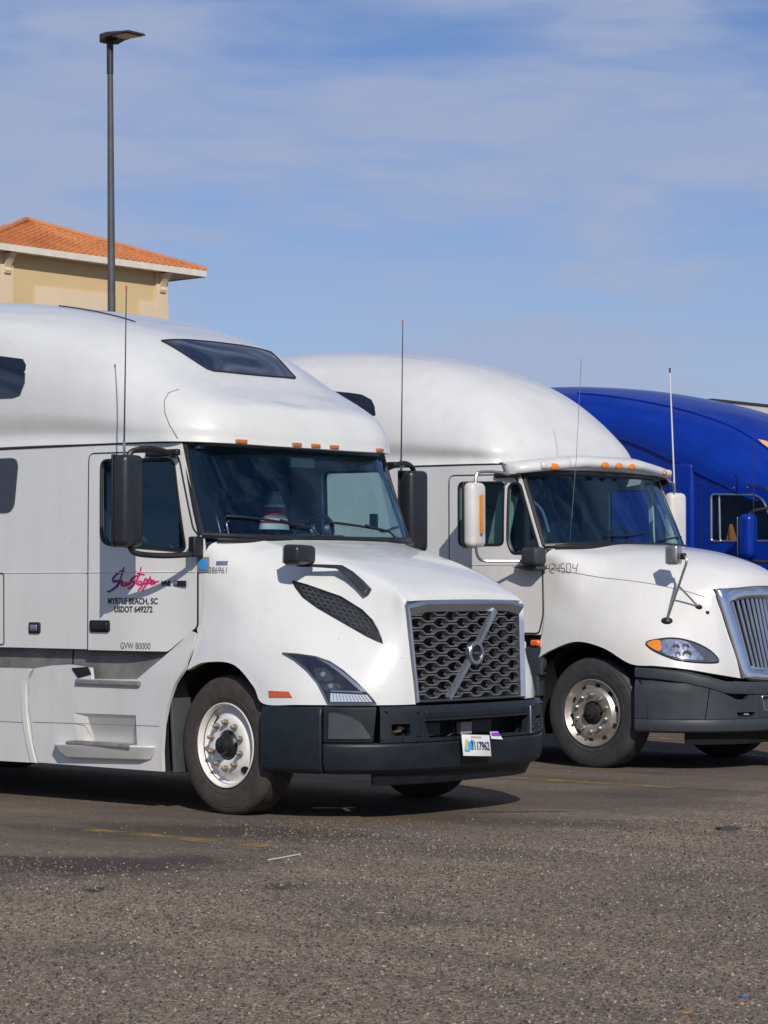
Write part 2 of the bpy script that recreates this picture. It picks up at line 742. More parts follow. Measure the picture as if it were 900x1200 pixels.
def asphalt():
    m = bpy.data.materials.new('worn_asphalt')
    m.use_nodes = True
    n, l = m.node_tree.nodes, m.node_tree.links
    p = n['Principled BSDF']
    t = n.new('ShaderNodeTexCoord')

    def mp(scale=(1, 1, 1), rot=0.0):
        q = n.new('ShaderNodeMapping')
        q.inputs['Scale'].default_value = scale
        q.inputs['Rotation'].default_value = (0, 0, rot)
        l.new(t.outputs['Object'], q.inputs[0])
        return q.outputs[0]

    def noise(sc, det, rough, vec, dist=0.0):
        q = n.new('ShaderNodeTexNoise')
        q.inputs['Scale'].default_value = sc
        q.inputs['Detail'].default_value = det
        q.inputs['Roughness'].default_value = rough
        q.inputs['Distortion'].default_value = dist
        l.new(vec, q.inputs['Vector'])
        return q.outputs[0]

    def rng(v, a, b, c=0.0, d=1.0, smooth=True):
        q = n.new('ShaderNodeMapRange')
        if smooth:
            q.interpolation_type = 'SMOOTHSTEP'
        for i, x in enumerate((a, b, c, d)):
            q.inputs[i + 1].default_value = x
        l.new(v, q.inputs[0])
        return q.outputs[0]

    def mth(op, a, b):
        q = n.new('ShaderNodeMath')
        q.operation = op
        for i, v in enumerate((a, b)):
            if isinstance(v, (int, float)):
                q.inputs[i].default_value = v
            else:
                l.new(v, q.inputs[i])
        return q.outputs[0]

    def mixc(f, a, b, mode='MIX'):
        q = n.new('ShaderNodeMix')
        q.data_type = 'RGBA'
        q.blend_type = mode
        for i, v in ((0, f), (6, a), (7, b)):
            if isinstance(v, (int, float)):
                q.inputs[i].default_value = v
            elif isinstance(v, tuple):
                q.inputs[i].default_value = (*v, 1)
            else:
                l.new(v, q.inputs[i])
        return q.outputs[2]

    plain = mp()
    vor = n.new('ShaderNodeTexVoronoi')
    vor.inputs['Scale'].default_value = 62
    l.new(plain, vor.inputs['Vector'])
    sepc = n.new('ShaderNodeSeparateColor')
    l.new(vor.outputs['Color'], sepc.inputs[0])
    ramp = n.new('ShaderNodeValToRGB')
    el = ramp.color_ramp.elements
    el[0].position, el[0].color = 0.0, (0.03, 0.024, 0.02, 1)
    el[1].position, el[1].color = 1.0, (0.6, 0.5, 0.4, 1)
    for pos, c in ((0.3, (0.135, 0.108, 0.084)), (0.55, (0.235, 0.185, 0.138)), (0.85, (0.35, 0.28, 0.21))):
        e = el.new(pos)
        e.color = (*c, 1)
    l.new(sepc.outputs[0], ramp.inputs[0])
    fine = noise(150, 5, 0.7, plain)
    agg = mixc(rng(fine, 0.35, 0.7, 0.15, 0.75), ramp.outputs[0], (0.215, 0.17, 0.13))
    # large patches of wear
    big = noise(0.33, 5, 0.6, plain, 0.4)
    agg = mixc(1.0, agg, mixc(rng(big, 0.35, 0.68), (0.86, 0.86, 0.86), (1.14, 1.12, 1.08)), 'MULTIPLY')
    # stall rows: oil-darkened, rolled smooth; across-stall coordinate after turning with the trucks
    tv = mp((1, 1, 1), -YAW)
    sx = n.new('ShaderNodeSeparateXYZ')
    l.new(tv, sx.inputs[0])
    o = stall(1.9, 0)
    x0 = o.dot(FW)
    edge = mth('ADD', sx.outputs[0], mth('MULTIPLY', mth('SUBTRACT', noise(0.8, 6, 0.65, plain, 0.6), 0.5), 3.4))
    worn = rng(edge, x0 - 1.0, x0 + 1.3, 1.0, 0.0)
    streak = noise(1.0, 6, 0.6, mp((0.5, 2.2, 1), 0.05), 0.5)
    wornf = mth('MULTIPLY', worn, rng(streak, 0.25, 0.6, 0.55, 0.9))
    agg = mixc(wornf, agg, mixc(rng(noise(26, 6, 0.75, plain), 0.35, 0.7), (0.08, 0.064, 0.05), (0.17, 0.136, 0.107)))
    # oil spots
    oil = noise(1.35, 4, 0.55, mp((0.75, 1.5, 1)), 0.3)
    agg = mixc(rng(oil, 0.62, 0.76, 0.0, 0.68), agg, (0.034, 0.030, 0.028))
    # spills and stains with a shape of their own
    wob = noise(3.0, 6, 0.65, plain)
    wob2 = noise(22, 5, 0.7, plain)
    for (cx_, cy_, rx, ry, rot, k, colr) in (
            (-1.75, 14.6, 1.25, 0.75, 10, .62, (.04, .034, .03)), (-1.57, 13.45, .11, .2, 0, .8, (.022, .019, .018)),
            (-.55, 13.55, .16, .22, 0, .55, (.03, .026, .024)), (-1.2, 16.6, 1.6, .55, -20, .55, (.05, .041, .034)),
            (.15, 17.55, .55, .22, -10, .5, (.17, .10, .05)), (.93, 18.1, .62, .07, 4, .75, (.035, .029, .025)), (1.2, 17.3, 1.1, .55, -15, .4, (.06, .05, .042)),
            (2.3, 19.8, .9, .7, 0, .4, (.06, .05, .042)), (.6, 15.2, 1.4, .45, -25, .3, (.06, .05, .042)), (-.1, 12.1, .5, .25, 30, .25, (.05, .042, .036)),
            (1.9, 14.0, .8, .35, 20, .22, (.06, .05, .042)), (-1.25, 11.2, .35, .3, 0, .3, (.05, .042, .036))):
        q = n.new('ShaderNodeMapping')
        q.vector_type = 'TEXTURE'
        q.inputs['Location'].default_value = (cx_, cy_, 0)
        q.inputs['Rotation'].default_value = (0, 0, R(rot))
        q.inputs['Scale'].default_value = (rx, ry, 1)
        l.new(t.outputs['Object'], q.inputs[0])
        ln = n.new('ShaderNodeVectorMath')
        ln.operation = 'LENGTH'
        l.new(q.outputs[0], ln.inputs[0])
        d_ = mth('ADD', mth('ADD', ln.outputs['Value'], mth('MULTIPLY', mth('SUBTRACT', wob, .5), 1.5)), mth('MULTIPLY', mth('SUBTRACT', wob2, .5), .7))
        agg = mixc(rng(d_, .40, 1.05, min(.92, k * 1.3), 0.0), agg, colr)
    # tyre-polished lanes running out of the stalls
    l2 = n.new('ShaderNodeMapping')
    l2.inputs['Scale'].default_value = (.16, 1.5, 1)
    l.new(tv, l2.inputs[0])
    lane = noise(1.0, 5, 0.6, l2.outputs[0], 0.2)
    agg = mixc(1.0, agg, mixc(rng(lane, 0.36, 0.64), (0.80, 0.79, 0.78), (1.1, 1.09, 1.06)), 'MULTIPLY')
    # rust/sand tint
    agg = mixc(rng(noise(0.9, 5, 0.6, mp((1, 3, 1))), 0.58, 0.75, 0, 0.35), agg, (0.20, 0.14, 0.085))
    # pale grit
    v2 = n.new('ShaderNodeTexVoronoi')
    v2.inputs['Scale'].default_value = 9
    l.new(plain, v2.inputs['Vector'])
    agg = mixc(rng(v2.outputs['Distance'], 0.03, 0.05, 0.5, 0.0), agg, (0.36, 0.32, 0.28))
    l.new(agg, p.inputs['Base Color'])
    p.inputs['Roughness'].default_value = 0.88
    p.inputs['Specular IOR Level'].default_value = 0.25
    hgt = mth('ADD', mth('MULTIPLY', vor.outputs['Distance'], -0.7), mth('MULTIPLY', fine, 0.5))
    bn = n.new('ShaderNodeBump')
    bn.inputs['Distance'].default_value = 0.012
    l.new(rng(wornf, 0.0, 1.0, 0.75, 0.4), bn.inputs['Strength'])
    l.new(hgt, bn.inputs['Height'])
    l.new(bn.outputs[0], p.inputs['Normal'])
    return m


gmat = asphalt()
S = 3000
gv = [(-S, -S, 0), (S, -S, 0), (S, S, 0), (-S, S, 0)]
ground = raw('ground', gv, [(0, 1, 2, 3)], gmat, None, False)
tag(ground, 'worn brown grey asphalt lot with coarse aggregate', 'ground', kind='structure')


def stripe_mat():
    m = bpy.data.materials.new('worn_yellow_line')
    m.use_nodes = True
    n, l = m.node_tree.nodes, m.node_tree.links
    p = n['Principled BSDF']
    p.inputs['Base Color'].default_value = (0.42, 0.29, 0.05, 1)
    p.inputs['Roughness'].default_value = 0.85
    t = n.new('ShaderNodeTexCoord')
    out = n['Material Output']
    tr = n.new('ShaderNodeBsdfTransparent')
    mx = n.new('ShaderNodeMixShader')
    nz = n.new('ShaderNodeTexNoise')
    nz.inputs['Scale'].default_value = 3.5
    nz.inputs['Detail'].default_value = 10
    nz.inputs['Roughness'].default_value = 0.75
    l.new(t.outputs['Object'], nz.inputs['Vector'])
    r = n.new('ShaderNodeMapRange')
    r.inputs[1].default_value = 0.42
    r.inputs[2].default_value = 0.62
    r.inputs[3].default_value = 0.0
    r.inputs[4].default_value = 0.75
    l.new(nz.outputs[0], r.inputs[0])
    l.new(r.outputs[0], mx.inputs[0])
    l.new(tr.outputs[0], mx.inputs[1])
    l.new(p.outputs[0], mx.inputs[2])
    l.new(mx.outputs[0], out.inputs['Surface'])
    return m


SM = stripe_mat()
for k, (yy, xe, ln_, lab) in enumerate(((-2.57, 1.75, 1.75, 'worn yellow parking line in front of the big-windowed white truck'),
                                   (2.93, 1.08, 3.0, 'worn yellow parking line between the two white trucks'),
                                   (8.43, 0.4, 6.0, 'worn yellow parking line between the white and the blue truck'))):
    a, b = stall(xe, yy), stall(xe - ln_, yy)
    d = LF * 0.075
    s_ = raw('parking_line', [a - d + Vector((0, 0, .004)), a + d + Vector((0, 0, .004)), b + d + Vector((0, 0, .004)), b - d + Vector((0, 0, .004))],
             [(0, 1, 2, 3)], SM, None, False)
    tag(s_, lab, 'parking line', kind='structure')

# coarse aggregate standing proud of the binder, thinning out over the rolled stalls
def stones(name, n, d_lo, d_hi, r_lo, r_hi, m, seed, keep=None):
    rg = np.random.default_rng(seed)
    d = d_lo + (d_hi - d_lo) * rg.random(n)
    x = (rg.random(n) * 2 - 1) * (0.165 * d + 0.9)
    if keep is not None:
        ok = keep(x, d, rg)
        d, x = d[ok], x[ok]
        n = len(d)
    r = r_lo + (r_hi - r_lo) * rg.random(n) ** 2
    k = 5
    a = rg.random(n)[:, None] * 6.28 + np.arange(k)[None] * 6.2832 / k
    rr = r[:, None] * (0.7 + 0.55 * rg.random((n, k)))
    V = np.zeros((n, k + 1, 3), np.float32)
    V[:, :k, 0] = x[:, None] + rr * np.cos(a)
    V[:, :k, 1] = d[:, None] + rr * np.sin(a)
    V[:, :k, 2] = -0.001
    V[:, k, 0] = x + r * (rg.random(n) - .5) * .8
    V[:, k, 1] = d + r * (rg.random(n) - .5) * .8
    V[:, k, 2] = r * (0.55 + 0.6 * rg.random(n))
    base = (np.arange(n) * (k + 1))[:, None, None]
    tri = np.stack([np.arange(k), (np.arange(k) + 1) % k, np.full(k, k)], 1)[None]
    F = (base + tri).reshape(-1, 3)
    me = bpy.data.meshes.new(name)
    me.vertices.add(n * (k + 1))
    me.vertices.foreach_set('co', V.ravel())
    me.loops.add(F.size)
    me.loops.foreach_set('vertex_index', F.ravel().astype(np.int32))
    me.polygons.add(len(F))
    me.polygons.foreach_set('loop_start', np.arange(len(F), dtype=np.int32) * 3)
    me.update(calc_edges=True)
    me.validate()
    return link(name, me, m, None, False)


def thin_out(x, d, rg):
    s_ = (x - T1_LOC[0]) * FW.x + (d - T1_LOC[1]) * FW.y
    p = np.clip((s_ - 0.6 + 1.2 * np.sin(x * 2.1 + d * .9)) / 2.4, 0.02, 1)
    return rg.random(len(d)) < p


def stone_mat():
    m = bpy.data.materials.new('aggregate_stone')
    m.use_nodes = True
    n, l = m.node_tree.nodes, m.node_tree.links
    p = n['Principled BSDF']
    p.inputs['Roughness'].default_value = 0.85
    g_ = n.new('ShaderNodeNewGeometry')
    rp = n.new('ShaderNodeValToRGB')
    e = rp.color_ramp.elements
    e[0].position, e[0].color = 0, (0.03, 0.024, 0.019, 1)
    e[1].position, e[1].color = 1, (0.42, 0.36, 0.295, 1)
    for pos, c in ((.25, (.075, .06, .046)), (.5, (.125, .10, .077)), (.78, (.175, .142, .11)), (.95, (.235, .195, .155))):
        q = e.new(pos)
        q.color = (*c, 1)
    l.new(g_.outputs['Random Per Island'], rp.inputs[0])
    l.new(rp.outputs[0], p.inputs['Base Color'])
    return m


gm = stone_mat()
go = stones('gravel', 120000, 8.4, 17.5, .003, .0112, gm, 3, thin_out)
tag(go, 'coarse brown aggregate of the worn asphalt', 'gravel', kind='stuff')
gl_ = stones('loose_grit', 1300, 9.0, 30.0, .004, .010, gm, 9)
tag(gl_, 'loose pale grit scattered over the asphalt', 'grit', kind='stuff')

# ------------------------------------------------------------------ wheels
def tyre_profile(Rr=0.51, w=0.285, rim=0.292):
    """(radius, y) closed section from the outer bead over the tread to the inner bead; outer face at y=0, inwards +y."""
    h = Rr - rim
    out = [(rim - .012, .045), (rim, .03), (rim + .012, .020), (rim + h * .2, .008), (rim + h * .28, .0045), (rim + h * .31, .0065), (rim + h * .45, .0), (rim + h * .62, .004), (rim + h * .72, .0065), (rim + h * .74, .010), (rim + h * .84, .013),
           (rim + h * .93, .026), (Rr - .004, .043), (Rr, .052)]
    tread = []
    x = .052
    ribs = 5
    tw = w - 2 * .052
    rw = tw / ribs
    for k in range(ribs):
        if k:
            tread += [(Rr, x + .005), ]
        tread += [(Rr + .001, x + rw * .5), (Rr, x + rw - .005)]
        if k < ribs - 1:
            tread += [(Rr - .013, x + rw - .003), (Rr - .013, x + rw + .003)]
        x += rw
    inner = [(r, w - y) for r, y in out[::-1]]
    return out + tread + inner


def wheel(parent, x, side, steer, kind, rubber):
    """side -1: near side. Wheel axis along local y; the outer face looks to -y (near) or +y."""
    Rr, w = 0.505, 0.285
    ce = Vector((x, side * (1.17 - w / 2), Rr - .006))
    rot = Matrix.Rotation(R(steer), 4, 'Z') @ (Matrix.Identity(4) if side < 0 else Matrix.Rotation(math.pi, 4, 'Z'))
    M = Matrix.Translation(ce) @ rot @ Matrix.Translation((0, -w / 2, 0))
    rimmat = M_RIMW if kind == 1 else M_ALU
    # rim: barrel, flange, dish and hub seat as one turned piece
    b = MB()
    if kind == 1:
        prof = [(.272, .25), (.276, .06), (.283, .045), (.300, .018), (.307, .012), (.306, .005), (.300, .004), (.290, .016), (.282, .042), (.277, .07), (.266, .084), (.25, .078), (.225, .055), (.207, .034), (.196, .028), (.115, .028), (.108, .032), (.106, .1)]
    else:
        prof = [(.272, .25), (.276, .06), (.283, .045), (.300, .018), (.307, .012), (.306, .004), (.300, .003), (.290, .014), (.278, .036), (.262, .05), (.238, .046), (.22, .026), (.208, .014), (.198, .012), (.115, .012), (.108, .016), (.106, .1)]
    b.lathe(prof, 64)
    wo = b.build('wheel', rimmat, parent, True, 30)
    wo.matrix_local = M
    t = MB().lathe(tyre_profile(Rr, w) + [tyre_profile(Rr, w)[0]], 72)
    ty = t.build('tyre', rubber, wo, True, 28)
    hb = MB()
    hb.lathe([(.0, -.045), (.05, -.043), (.06, -.036), (.064, .0), (.08, .008), (.098, .026), (.106, .05)], 28)
    hb.lathe([(0, -.068), (.02, -.066), (.024, -.05)], 6)
    hub = hb.build('hub', M_BLACK if kind == 1 else M_DARK, wo, True, 35)
    nb = MB()
    ny = .016 if kind == 1 else .011
    nb.lathe([(.0, -.034), (.011, -.033), (.015, -.027), (.0175, -.006), (.023, -.004), (.023, ny - .006), (.0, ny - .005)], 6)
    me0 = None
    for k in range(10):
        a = 2 * math.pi * (k + .5) / 10
        if me0 is None:
            o = nb.build('lug_nut', M_BRASS if kind == 1 else M_STEEL, wo, True, 35)
            me0 = o.data
        else:
            o = bpy.data.objects.new('lug_nut', me0)
            COL.objects.link(o)
            o.parent = wo
        o.location = (.166 * math.cos(a), .012 if kind == 1 else -.002, .166 * math.sin(a))
    # hand holes
    holes = [R(-48), R(132)] if kind == 1 else [2 * math.pi * (k + .25) / 10 for k in range(10)]
    rr, yy, hr = (.235, .063, .033) if kind == 1 else (.247, .0475, .025)
    me1 = None
    slope = R(42) if kind == 1 else R(14)
    for a in holes:
        if me1 is None:
            hb2 = MB().lathe([(0, -.0035), (hr * .97, -.0035), (hr * 1.0, -.004), (hr * 1.03, .006)], 22)
            o = hb2.build('hand_hole', M_DARK, wo, True, 40)
            me1 = o.data
        else:
            o = bpy.data.objects.new('hand_hole', me1)
            COL.objects.link(o)
            o.parent = wo
        # disc normal follows the dish slope
        o.matrix_local = Matrix.Rotation(-a, 4, 'Y') @ Matrix.Translation((rr, yy, 0)) @ Matrix.Rotation(slope, 4, 'Z')
    return wo

# ------------------------------------------------------------------ white sleeper truck in front
t1 = empty('semi_truck', T1_LOC, YAW)
tag(t1, 'white sleeper truck with dark honeycomb grille and pink door lettering, nearest the camera', 'truck', 'trucks parked side by side')


def wy1(x, z):
    """half width of the cab side at (x, z)"""
    a = 1.25 - 0.085 * sstep(-1.1, -0.28, x) ** 1.5
    return a - 0.05 * max(0, (z - 1.9) / 0.8) ** 2 * sstep(-1.6, -.5, x)


def wyr1(x, z):
    return 1.252


# --- roof fairing
ROOF1 = [
    [(-4.6, -1.25, 2.745), (-4.6, -1.25, 3.05), (-4.6, -1.225, 3.45), (-4.6, -1.10, 3.84), (-4.6, -.66, 4.03), (-4.6, 0, 4.06)],
    [(-3.7, -1.25, 2.74), (-3.7, -1.25, 3.05), (-3.7, -1.22, 3.45), (-3.7, -1.10, 3.82), (-3.7, -.66, 4.01), (-3.7, 0, 4.04)],
    [(-2.8, -1.25, 2.735), (-2.8, -1.245, 3.03), (-2.8, -1.235, 3.42), (-2.8, -1.10, 3.75), (-2.8, -.64, 3.93), (-2.8, 0, 3.96)],
    [(-2.0, -1.25, 2.73), (-2.0, -1.245, 3.0), (-2.0, -1.218, 3.32), (-1.98, -1.05, 3.62), (-1.96, -.63, 3.78), (-1.95, 0, 3.80)],
    [(-1.35, -1.245, 2.72), (-1.35, -1.238, 2.95), (-1.35, -1.19, 3.21), (-1.34, -1.01, 3.445), (-1.33, -.62, 3.575), (-1.32, 0, 3.592)],
    [(-.85, -1.235, 2.715), (-.85, -1.222, 2.88), (-.86, -1.145, 3.07), (-.88, -.96, 3.23), (-.89, -.53, 3.315), (-.9, 0, 3.33)],
    [(-.50, -1.17, 2.71), (-.515, -1.155, 2.85), (-.55, -1.07, 3.0), (-.60, -.87, 3.11), (-.65, -.46, 3.17), (-.665, 0, 3.185)],
    [(-.26, -.90, 2.70), (-.275, -.89, 2.83), (-.33, -.83, 2.96), (-.41, -.66, 3.04), (-.50, -.34, 3.10), (-.53, 0, 3.11)],
    [(-.205, -.45, 2.695), (-.222, -.445, 2.81), (-.265, -.42, 2.93), (-.325, -.34, 3.01), (-.43, -.17, 3.06), (-.46, 0, 3.07)],
    [(-.195, 0, 2.695), (-.213, 0, 2.805), (-.25, 0, 2.92), (-.30, 0, 2.995), (-.40, 0, 3.04), (-.43, 0, 3.055)],
]
for c in ROOF1:                     # shallow groove above the seam, fading out towards the brow
    wgt = sstep(-.75, -1.6, c[0][0])
    b_, u_ = Vector(c[0]), Vector(c[1])
    c[1] = (u_.x, u_.y - .012 * wgt, u_.z)
    g_ = b_.lerp(u_, .32)
    c.insert(1, (g_.x, g_.y + .022 * wgt, g_.z))
net = [c[::-1] for c in ROOF1]
G = surf(net, 8, 8, sym_v0=True, sym_u1=True)
v, f = mirrored(*grid_vf(G))
roof1 = raw('roof_fairing', v, f, M_WHITE, t1, True, 50)
if sum(p.normal.z for p in roof1.data.polygons) < 0:
    roof1.data.flip_normals()
bv_roof1 = bvh_of(roof1)
thick(roof1, 0.03)

# --- windscreen
WS = [
    [(-.265, -1.15, 2.015), (-.35, -1.14, 2.25), (-.43, -1.125, 2.48), (-.495, -1.105, 2.70)],
    [(-.12, -1.0, 2.006), (-.21, -.985, 2.25), (-.31, -.965, 2.48), (-.41, -.945, 2.70)],
    [(0.0, -.7, 2.0), (-.11, -.685, 2.25), (-.23, -.67, 2.48), (-.335, -.655, 2.70)],
    [(.06, -.35, 1.996), (-.065, -.345, 2.25), (-.19, -.335, 2.48), (-.30, -.33, 2.70)],
    [(.08, 0, 1.995), (-.05, 0, 2.25), (-.18, 0, 2.48), (-.29, 0, 2.70)],
]
Gw = surf(WS, 8, 6, sym_u1=True)
v, f = mirrored(*grid_vf(Gw))
ws1 = raw('windscreen', v, f, M_GLASS, t1, True, None)
bv_ws1 = bvh_of(ws1)
# seal runs round the glass
full = np.concatenate([Gw, (Gw * FLIP)[::-1][1:]])
loop = list(full[:, 0]) + list(full[-1, 1:]) + list(full[::-1, -1][1:]) + list(full[0, ::-1][1:-1])
sb = MB()
lp = [Vector(p) for p in loop] + [Vector(loop[0])]
sb.tube(lp, 0.026, 8, False)
sb.build('windscreen_seal', M_BLACK, ws1)

# --- hood with both fenders
HOOD1 = [
    [(.115, 0, 1.988), (.085, -.42, 1.986), (-.035, -.83, 1.985), (-.205, -1.105, 1.955), (-.232, -1.16, 1.76), (-.232, -1.172, 1.45), (-.275, -1.2, 1.22), (-.338, -1.225, 1.035)],
    [(.18, 0, 1.972), (.155, -.43, 1.968), (.06, -.82, 1.945), (-.05, -1.08, 1.87), (-.08, -1.15, 1.68), (-.085, -1.172, 1.43), (-.11, -1.215, 1.235), (-.14, -1.24, 1.095)],
    [(.32, 0, 1.945), (.30, -.43, 1.938), (.24, -.80, 1.895), (.20, -1.0, 1.77), (.19, -1.10, 1.57), (.18, -1.175, 1.37), (.16, -1.225, 1.205), (.15, -1.245, 1.085)],
    [(.50, 0, 1.905), (.48, -.43, 1.895), (.44, -.77, 1.84), (.42, -.935, 1.69), (.42, -1.06, 1.49), (.41, -1.17, 1.27), (.385, -1.23, 1.08), (.355, -1.25, .935)],
    [(.68, 0, 1.858), (.67, -.42, 1.846), (.64, -.735, 1.785), (.63, -.875, 1.62), (.64, -1.01, 1.41), (.63, -1.145, 1.17), (.55, -1.225, .97), (.455, -1.25, .815)],
    [(.86, 0, 1.803), (.85, -.41, 1.79), (.83, -.705, 1.725), (.825, -.82, 1.55), (.84, -.945, 1.33), (.84, -1.075, 1.10), (.80, -1.165, .93), (.75, -1.21, .815)],
    [(1.02, 0, 1.742), (1.01, -.40, 1.73), (.995, -.68, 1.665), (.995, -.775, 1.48), (1.015, -.875, 1.26), (1.03, -.975, 1.06), (1.02, -1.04, .92), (.99, -1.075, .815)],
    [(1.16, 0, 1.672), (1.155, -.39, 1.66), (1.14, -.665, 1.60), (1.145, -.735, 1.42), (1.165, -.80, 1.21), (1.19, -.865, 1.03), (1.19, -.905, .91), (1.18, -.925, .815)],
    [(1.255, 0, 1.605), (1.25, -.39, 1.595), (1.235, -.675, 1.55), (1.245, -.695, 1.37), (1.265, -.715, 1.17), (1.285, -.74, 1.01), (1.295, -.755, .90), (1.295, -.765, .815)],
    [(1.285, 0, 1.548), (1.28, -.40, 1.545), (1.275, -.665, 1.525), (1.285, -.658, 1.36), (1.30, -.648, 1.17), (1.315, -.635, 1.01), (1.325, -.625, .90), (1.33, -.62, .815)],
]
for c in HOOD1:                     # flat hood top with a tighter shoulder
    a_, b_ = Vector(c[1]), Vector(c[2])
    q_ = a_.lerp(b_, .74)
    c.insert(2, (q_.x, q_.y, a_.z - .30 * (a_.z - b_.z)))
G = surf(HOOD1, 8, 6, sym_v0=True)
v, f = mirrored(*grid_vf(G))
hood1 = raw('hood', v, f, M_WHITE, t1, True, 50)
if sum(p.normal.z for p in hood1.data.polygons) < 0:
    hood1.data.flip_normals()
bv_hood1 = bvh_of(hood1)
thick(hood1, 0.028)

# --- cab and sleeper side walls
DOOR1 = roundpoly([(-1.37, 1.16), (-1.37, 2.645), (-.515, 2.635), (-.335, 2.06), (-.285, 2.02), (-.285, 1.35), (-.56, 1.16)], [.01, .05, .09, .05, .02, .03, .02])
WIN1 = roundpoly([(-1.225, 1.965), (-1.235, 2.59), (-.545, 2.58), (-.40, 1.90)], [.09, .06, .07, .06], 6)
WALL1 = [(-4.6, 1.17), (-.58, 1.17), (-.30, 1.345), (-.285, 1.27), (-.245, 1.32), (-.24, 1.7), (-.235, 1.90), (-.25, 2.005), (-.49, 2.70), (-.85, 2.705), (-4.6, 2.735)]
for side in (-1, 1):
    wall = sidepanel('cab_side', WALL1, wy1, M_WHITE, t1, [roundpoly([(-1.24, 1.95), (-1.25, 2.605), (-.535, 2.595), (-.385, 1.885)], .08)], t=0.03, side=side)
    door = sidepanel('door', DOOR1, lambda x, z: wy1(x, z) + .009, M_WHITE, t1, [WIN1], t=0.014, side=side, step=.08)
    gp = [Vector((x, side * (wy1(x, z) + .004), z)) for x, z in refine(DOOR1, .05)]
    MB().tube(gp + [gp[0]], .0075, 6, False).build('door_seal', M_SEAM, door)
    gl = sidepanel('door_window', WIN1, lambda x, z: wy1(x, z) - .012, M_SGLASS, door, t=0, side=side)
    wp = [Vector((x, side * (wy1(x, z) + .006), z)) for x, z in refine(WIN1, .04)]
    MB().tube(wp + [wp[0]], .014, 6, False).build('window_seal', M_BLACK, door)
    # sleeper windows
    for (pl, rr) in ((roundpoly([(-3.2, 2.21), (-3.2, 2.645), (-2.18, 2.645), (-2.235, 2.22)], [.05, .05, .09, .09], 6), 0),):
        w = sidepanel('sleeper_window', pl, lambda x, z: wy1(x, z) + .007, M_DGLASS, t1, t=0.01, side=side)
    # seam under the roof fairing
    sp = [Vector((x, side * (wy1(x, 2.72) + .002), 2.708 + .006 * (-x - .5))) for x in np.linspace(-4.6, -.5, 40)]
    MB().tube(sp, .007, 6).build('roof_seam', M_SEAM, t1)

# upper sleeper windows and the skylight sit in the roof fairing
for side in (-1, 1):
    pl = [(-3.3, -1.16, 3.50), (-2.6, -1.156, 3.462), (-2.19, -1.136, 3.40), (-2.14, -1.15, 3.35), (-2.12, -1.2, 3.21), (-2.165, -1.225, 3.12), (-2.25, -1.23, 3.105), (-2.6, -1.233, 3.115), (-3.3, -1.235, 3.13)]
    pl = [(x, y * -side, z) for x, y, z in pl]
    skin('sleeper_window', pl, bv_roof1, .006, M_DGLASS, t1, .06, .01, toward=(0, side, 0))
sky = [(-1.247, -.61, 3.555), (-1.262, -.3, 3.6), (-1.27, 0, 3.61), (-1.262, .3, 3.6), (-1.247, .61, 3.555), (-.87, .49, 3.31), (-.845, .455, 3.295), (-.83, .2, 3.30), (-.83, -.2, 3.30), (-.845, -.455, 3.295), (-.87, -.49, 3.31)]
skyl = skin('skylight', sky, bv_roof1, .007, M_DGLASS, t1, .07, .012, toward=(.5, 0, 1))
rim = [snap(bv_roof1, p, .004, (-.5, 0, -1)) for p in refine(sky, .05)]
MB().tube(rim + [rim[0]], .009, 6, False).build('skylight_seal', M_SEAM, skyl)
for yy in (-.78, -.21, 0, .21, .78):
    xx = -.204 if abs(yy) < .5 else -.232
    rz = 0 if abs(yy) < .5 else (R(-14) if yy > 0 else R(14))
    rbox('marker_light', (xx + .004, yy, 2.715), (.03, .1, .03), .007, M_MARK, t1, Matrix.Rotation(-rz, 3, 'Z'))
# brow joint line on the fairing sides
for side in (-1, 1):
    pts = [snap(bv_roof1, (x, side * 1.2, z), .004, (0, -side, 0)) for x, z in ((-.50, 2.73), (-.565, 2.83), (-.63, 2.92), (-.685, 3.02), (-.70, 3.08), (-.67, 3.11))]
    MB().tube(pts, .003, 6).build('roof_joint', M_GREYINK, t1)

st_p = [snap(bv_roof1, p, .004, (0, .3, -1)) for p in cr(np.array([(-2.63, -.45, 3.95), (-2.1, -.45, 3.83), (-1.72, -.45, 3.72)]), 6)]
MB().tube(st_p, .006, 6).build('roof_strip', M_SEAM, roof1)

# --- hood fittings (both sides)
HL = [(.565, -1.168, 1.170), (.679, -1.127, 1.163), (.796, -1.077, 1.146), (.896, -1.036, 1.111), (.99, -1.006, 1.053), (1.089, -.973, .971), (1.165, -.934, .888), (1.205, -.90, .826), (1.06, -1.01, .826), (.938, -1.105, .826), (.914, -1.118, .881), (.856, -1.124, .969), (.767, -1.134, 1.051), (.667, -1.149, 1.121)]
VENT = [(.44, -.932, 1.677), (.547, -.897, 1.649), (.807, -.821, 1.564), (.973, -.789, 1.474), (1.062, -.781, 1.403), (1.12, -.782, 1.33), (1.165, -.786, 1.245), (1.058, -.831, 1.295), (.868, -.889, 1.396), (.682, -.936, 1.492), (.56, -.95, 1.565), (.48, -.945, 1.635)]
M_HLD = mat('headlight_dark', (.012, .016, .026), .12, coat=1, var=.2)
M_DRL = mat('headlight_bar', (.8, .82, .85), .18, metal=.6, coat=1, var=.03)
